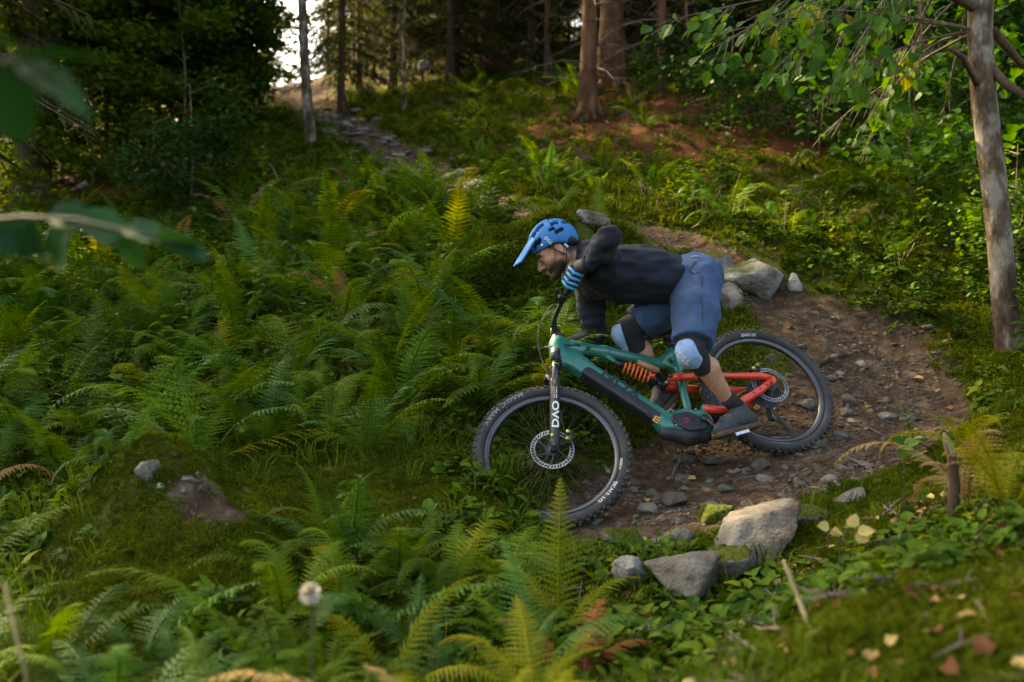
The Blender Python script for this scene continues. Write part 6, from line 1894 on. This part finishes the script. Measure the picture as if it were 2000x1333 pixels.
for i in range(1500):
    c0 = px(r.uniform(1560, 2100), r.uniform(-260, 300) , r.uniform(6.0, 8.4)); a = r.uniform(0, 6.283)
    if c0[2] < gz(c0[0], c0[1]) + .35: continue
    if r.random() > .25 + .75 * (noise3(c0[None] * 2.0, 3)[0] > -.1): continue
    d = unit(V(math.cos(a), math.sin(a), -.3)); n_ = unit(V(0, -.3, 1) + r.normal(size=3) * .4); n_ = unit(n_ - d * (n_ @ d)); M = np.stack([d, np.cross(n_, d), n_], 1) * r.uniform(.06, .11)
    mb.add(fv @ M.T + c0 - o0, ff_)
fo = ob('foliage', mb, M_hazel, e); fo['kind'] = 'stuff'

# ---- leaves close to the lens at the left
def sprig(label, stem, leaves, m_, org):
    e = empty('leafy_branch', org); tag(e, label, 'branch')
    ob('stem', MB().tube(np.array(stem) - org, np.linspace(.006, .002, len(stem)), 6), M_stem, e, True)
    for (x, y, d, dx, dy, L, fz) in leaves:
        c = px(x, y, d); q = px(x + dx, y + dy, d + L * .25) - c
        leaf_obj(e, c, q, L * 1.3, HL[r.integers(3)], m_, np.array(org), unit(V(fz[0], fz[1] * 1.3, fz[2])))
    return e
g0 = V(-1.15, 1.2, gz(-1.15, 1.2))
sprig('dark green blurred leafy branch reaching in at the left edge', [g0, V(-1.05, 1.25, -.2), px(-120, 445, 1.35), px(40, 425, 1.35), px(150, 430, 1.34), px(260, 455, 1.33), px(350, 480, 1.32)],
      [(-20, 440, 1.35, 60, 25, .062, (-.1, -.7, .6)), (60, 430, 1.36, 20, 70, .060, (-.3, -.8, .3)), (90, 425, 1.34, 70, 2, .062, (0, -.5, .8)), (150, 430, 1.35, 70, 20, .066, (.1, -.6, .8)), (130, 435, 1.33, -20, 60, .060, (.2, -.9, .2)), (235, 448, 1.33, 90, 15, .062, (0, -.6, .7)), (250, 455, 1.34, 10, 40, .045, (.2, -.9, .1)), (300, 470, 1.32, 90, -4, .050, (0, -.3, .9)), (330, 478, 1.32, 60, 14, .045, (.1, -.6, .7)), (30, 440, 1.37, -60, 20, .06, (0, -.8, .4))], M_near, g0)
g1 = V(-.80, .82, gz(-.80, .82))
sprig('large dark blurred leaves hanging at the upper left edge', [g1, V(-.82, .86, .0), px(-160, 140, .92), px(20, 120, .92), px(60, 122, .92)],
      [(38, 120, .92, 130, -18, .066, (0, -.45, .9)), (30, 125, .93, 110, 60, .062, (.1, -.9, .3)), (-30, 130, .93, 40, 80, .06, (0, -.9, .3)), (-60, 60, .95, 80, 30, .055, (0, -.7, .6))], M_near, g1)

# ---- broken stick, fallen branch, dry stalks
def stick(name, pts, rad, label, m_=M_twig, cat='stick'):
    pts = np.array(pts); e_ = ob(name, MB().tube(pts - pts[0], rad, 8), m_, None, True); e_.location = pts[0]; tag(e_, label, cat); return e_
stick('broken_stick', [px(1862, 1010, 3.1), px(1864, 950, 3.1), px(1860, 900, 3.1), px(1848, 862, 3.1)], [.020, .018, .016, .012], 'broken upright stick with a pale splintered top at the right edge', M_bark)
tip = np.array([px(1858, 885, 3.1), px(1850, 862, 3.1), px(1843, 845, 3.1)]); bs_ = [o for o in C.objects if o.name == 'broken_stick'][0]
ob('splintered_top', MB().tube(tip - np.array(bs_.location), [.0165, .013, .003], 7), M_straw, bs_)
g_ = ground_at(1590, 722); stick('fallen_branch', [g_ + V(0, 0, .015), ground_at(1630, 706) + V(0, 0, .03), ground_at(1662, 698) + V(0, 0, .02)], [.016, .014, .010], 'pale fallen branch lying on the dirt right of the rear wheel', M_pale)
stick('fallen_branch', [ground_at(125, 385) + V(0, 0, .05), px(150, 370, 11), px(170, 358, 11)], [.02, .03, .035], 'white broken branch on the dark soil at the left', M_pale)
stick('grass_stalk', [px(55, 1340, 1.5), px(35, 1260, 1.5), px(8, 1140, 1.5)], [.003, .003, .002], 'pale blurred grass stalk in the lower left corner', M_straw, 'stalk')
stick('plant_stalk', [ground_at(1620, 1330, 1.2), px(1560, 1170, 2.2), px(1530, 1095, 2.2)], [.006, .006, .004], 'dry broken plant stalk above the mossy mound at the lower right', M_straw, 'stalk')
# pale blurred seed head and yellow leaves on a shoot
e = empty('seed_head', px(606, 1230, 1.9)); tag(e, 'pale round blurred seed head at the lower left', 'flower'); oo = np.array(e.location)
ob('stem', MB().tube(np.array([V(oo[0], oo[1], gz(oo[0], oo[1])), px(610, 1200, 1.9), px(606, 1165, 1.9)]) - oo, [.003, .002, .002], 5), M_stem, e)
hd = MB()
for k in range(120):
    d = unit(r.normal(size=3)); hd.tube([px(606, 1160, 1.9) - oo, px(606, 1160, 1.9) - oo + d * .022], [.0006, .003], 3, False)
ob('seed_tuft', hd, mat('seed_down', (.55, .47, .36), rough=.9), e)
e = empty('yellow_shoot', px(1640, 1090, 2.9)); tag(e, 'shoot with pale yellow leaves right of the long grey rock', 'plant'); oo = np.array(e.location)
ob('stem', MB().tube(np.array([V(oo[0], oo[1], gz(oo[0], oo[1]) - .02), px(1640, 1050, 2.9), px(1655, 1035, 2.9)]) - oo, [.003, .002, .002], 5), M_stem, e)
M_yel = leaf_mat('yellow_leaf', (.36, .29, .09), (.52, .42, .17), .3, .6)
for x, y, dx, dy, L in ((1620, 1030, -35, -6, .040), (1625, 1035, 20, 8, .036), (1660, 1030, 18, -34, .046), (1675, 1040, 55, -10, .050), (1670, 1045, 40, 16, .044), (1640, 1038, -20, 4, .036)):
    leaf_obj(e, px(x, y, 2.9), px(x + dx, y + dy, 2.88) - px(x, y, 2.9), L, HL[0], M_yel, oo, unit(V(0, -.8, .5)))
e = empty('green_seedling', px(1770, 890, 3.4)); tag(e, 'seedling with round green leaves at the near trail edge on the right', 'plant'); oo = np.array(e.location)
ob('stem', MB().tube(np.array([V(oo[0], oo[1], gz(oo[0], oo[1]) - .02), px(1765, 870, 3.4)]) - oo, [.003, .002], 5), M_stem, e)
for x, y, dx, dy, L in ((1765, 870, -28, -18, .06), (1765, 872, 32, -14, .06), (1766, 875, -5, 20, .05), (1768, 880, 30, 12, .05)):
    leaf_obj(e, px(x, y, 3.4), px(x + dx, y + dy, 3.36) - px(x, y, 3.4), L, HL[1], None, oo, unit(V(0, -.7, .7)))

# ---------------------------------------------------------------- say which one: place within its band, counted along the picture
ORD = ['first', 'second', 'third', 'fourth', 'fifth', 'sixth', 'seventh', 'eighth', 'ninth', 'tenth', 'eleventh', 'twelfth', 'thirteenth', 'fourteenth', 'fifteenth', 'sixteenth', 'seventeenth', 'eighteenth', 'nineteenth', 'twentieth']
def single_out(group, bands, what, tall=None):
    objs = [o for o in C.objects if o.parent is None and o.get('group') == group]
    if not objs: return
    ys = sorted(o.location.y for o in objs); nb = len(bands)
    cuts = [ys[int(len(ys) * (i + 1) / nb) - 1] for i in range(nb)]
    rows = [[] for _ in bands]
    for o in objs:
        for i, c_ in enumerate(cuts):
            if o.location.y <= c_ + 1e-6: rows[i].append(o); break
    for nm, row in zip(bands, rows):
        row.sort(key=lambda o: o.location.x / o.location.y)
        hl = len(row) // 2 + len(row) % 2
        for i, o in enumerate(row):
            look = ''
            ms = [c_.material_slots[0].material for c_ in o.children if c_.material_slots]
            if M_fernt in ms: look = ' with tan frond'
            elif M_ferny in ms: look = ' with yellowing frond'
            k = i if i < hl else len(row) - 1 - i
            o['label'] = '%s%s, %s from %s, %s' % (what, look, ORD[min(k, 19)], 'left' if i < hl else 'right', nm)
single_out('ferns of the left slope', ['lowest row of left fern bed', 'lower middle row of left fern bed', 'middle row of left fern bed', 'upper middle row of left fern bed', 'upper row of left fern bed', 'topmost row of left fern bed'], 'green fern')
single_out('ferns on the right bank', ['lowest row on right bank', 'middle row on right bank', 'upper row on right bank'], 'fern')
single_out('distant ferns', ['nearer row beside the climbing trail', 'farther row beside the climbing trail'], 'distant fern')
single_out('foreground ferns', ['nearest row of left foreground', 'second row of left foreground'], 'blurred green fern')
single_out('spruces of the left stand', ['front of the dark left stand', 'back of the dark left stand'], 'tall spruce')
single_out('young spruces of the left stand', ['front row of the left thicket', 'middle row of the left thicket', 'back row of the left thicket'], 'bushy young spruce')
single_out('spruces of the upper wood', ['front row of the wood above the slope', 'back row of the wood above the slope'], 'tall spruce')
single_out('young spruces of the upper wood', ['front row of the dim upper wood', 'back row of the dim upper wood'], 'bushy young spruce')
single_out('loose stones on the trail', ['nearest row on the dirt trail', 'middle row on the dirt trail', 'far row on the dirt trail'], 'loose grey stone')
single_out('stones of the climbing trail', ['nearer stretch of climbing trail', 'middle stretch of climbing trail', 'upper stretch of climbing trail'], 'grey stone')
single_out('sun shade spruces added beside the fern slope', ['nearer group beyond left edge', 'farther group beyond left edge'], 'tall spruce')
single_out('spruces of the far backdrop', ['front row of the far backdrop', 'middle row of the far backdrop', 'back row of the far backdrop'], 'dense spruce')
single_out('small stones of the bend', ['nearest part of the bend', 'middle part of the bend', 'far part of the bend'], 'small stone')
single_out('pale stones on the mound', ['bare soil of the mossy mound'], 'small pale stone')
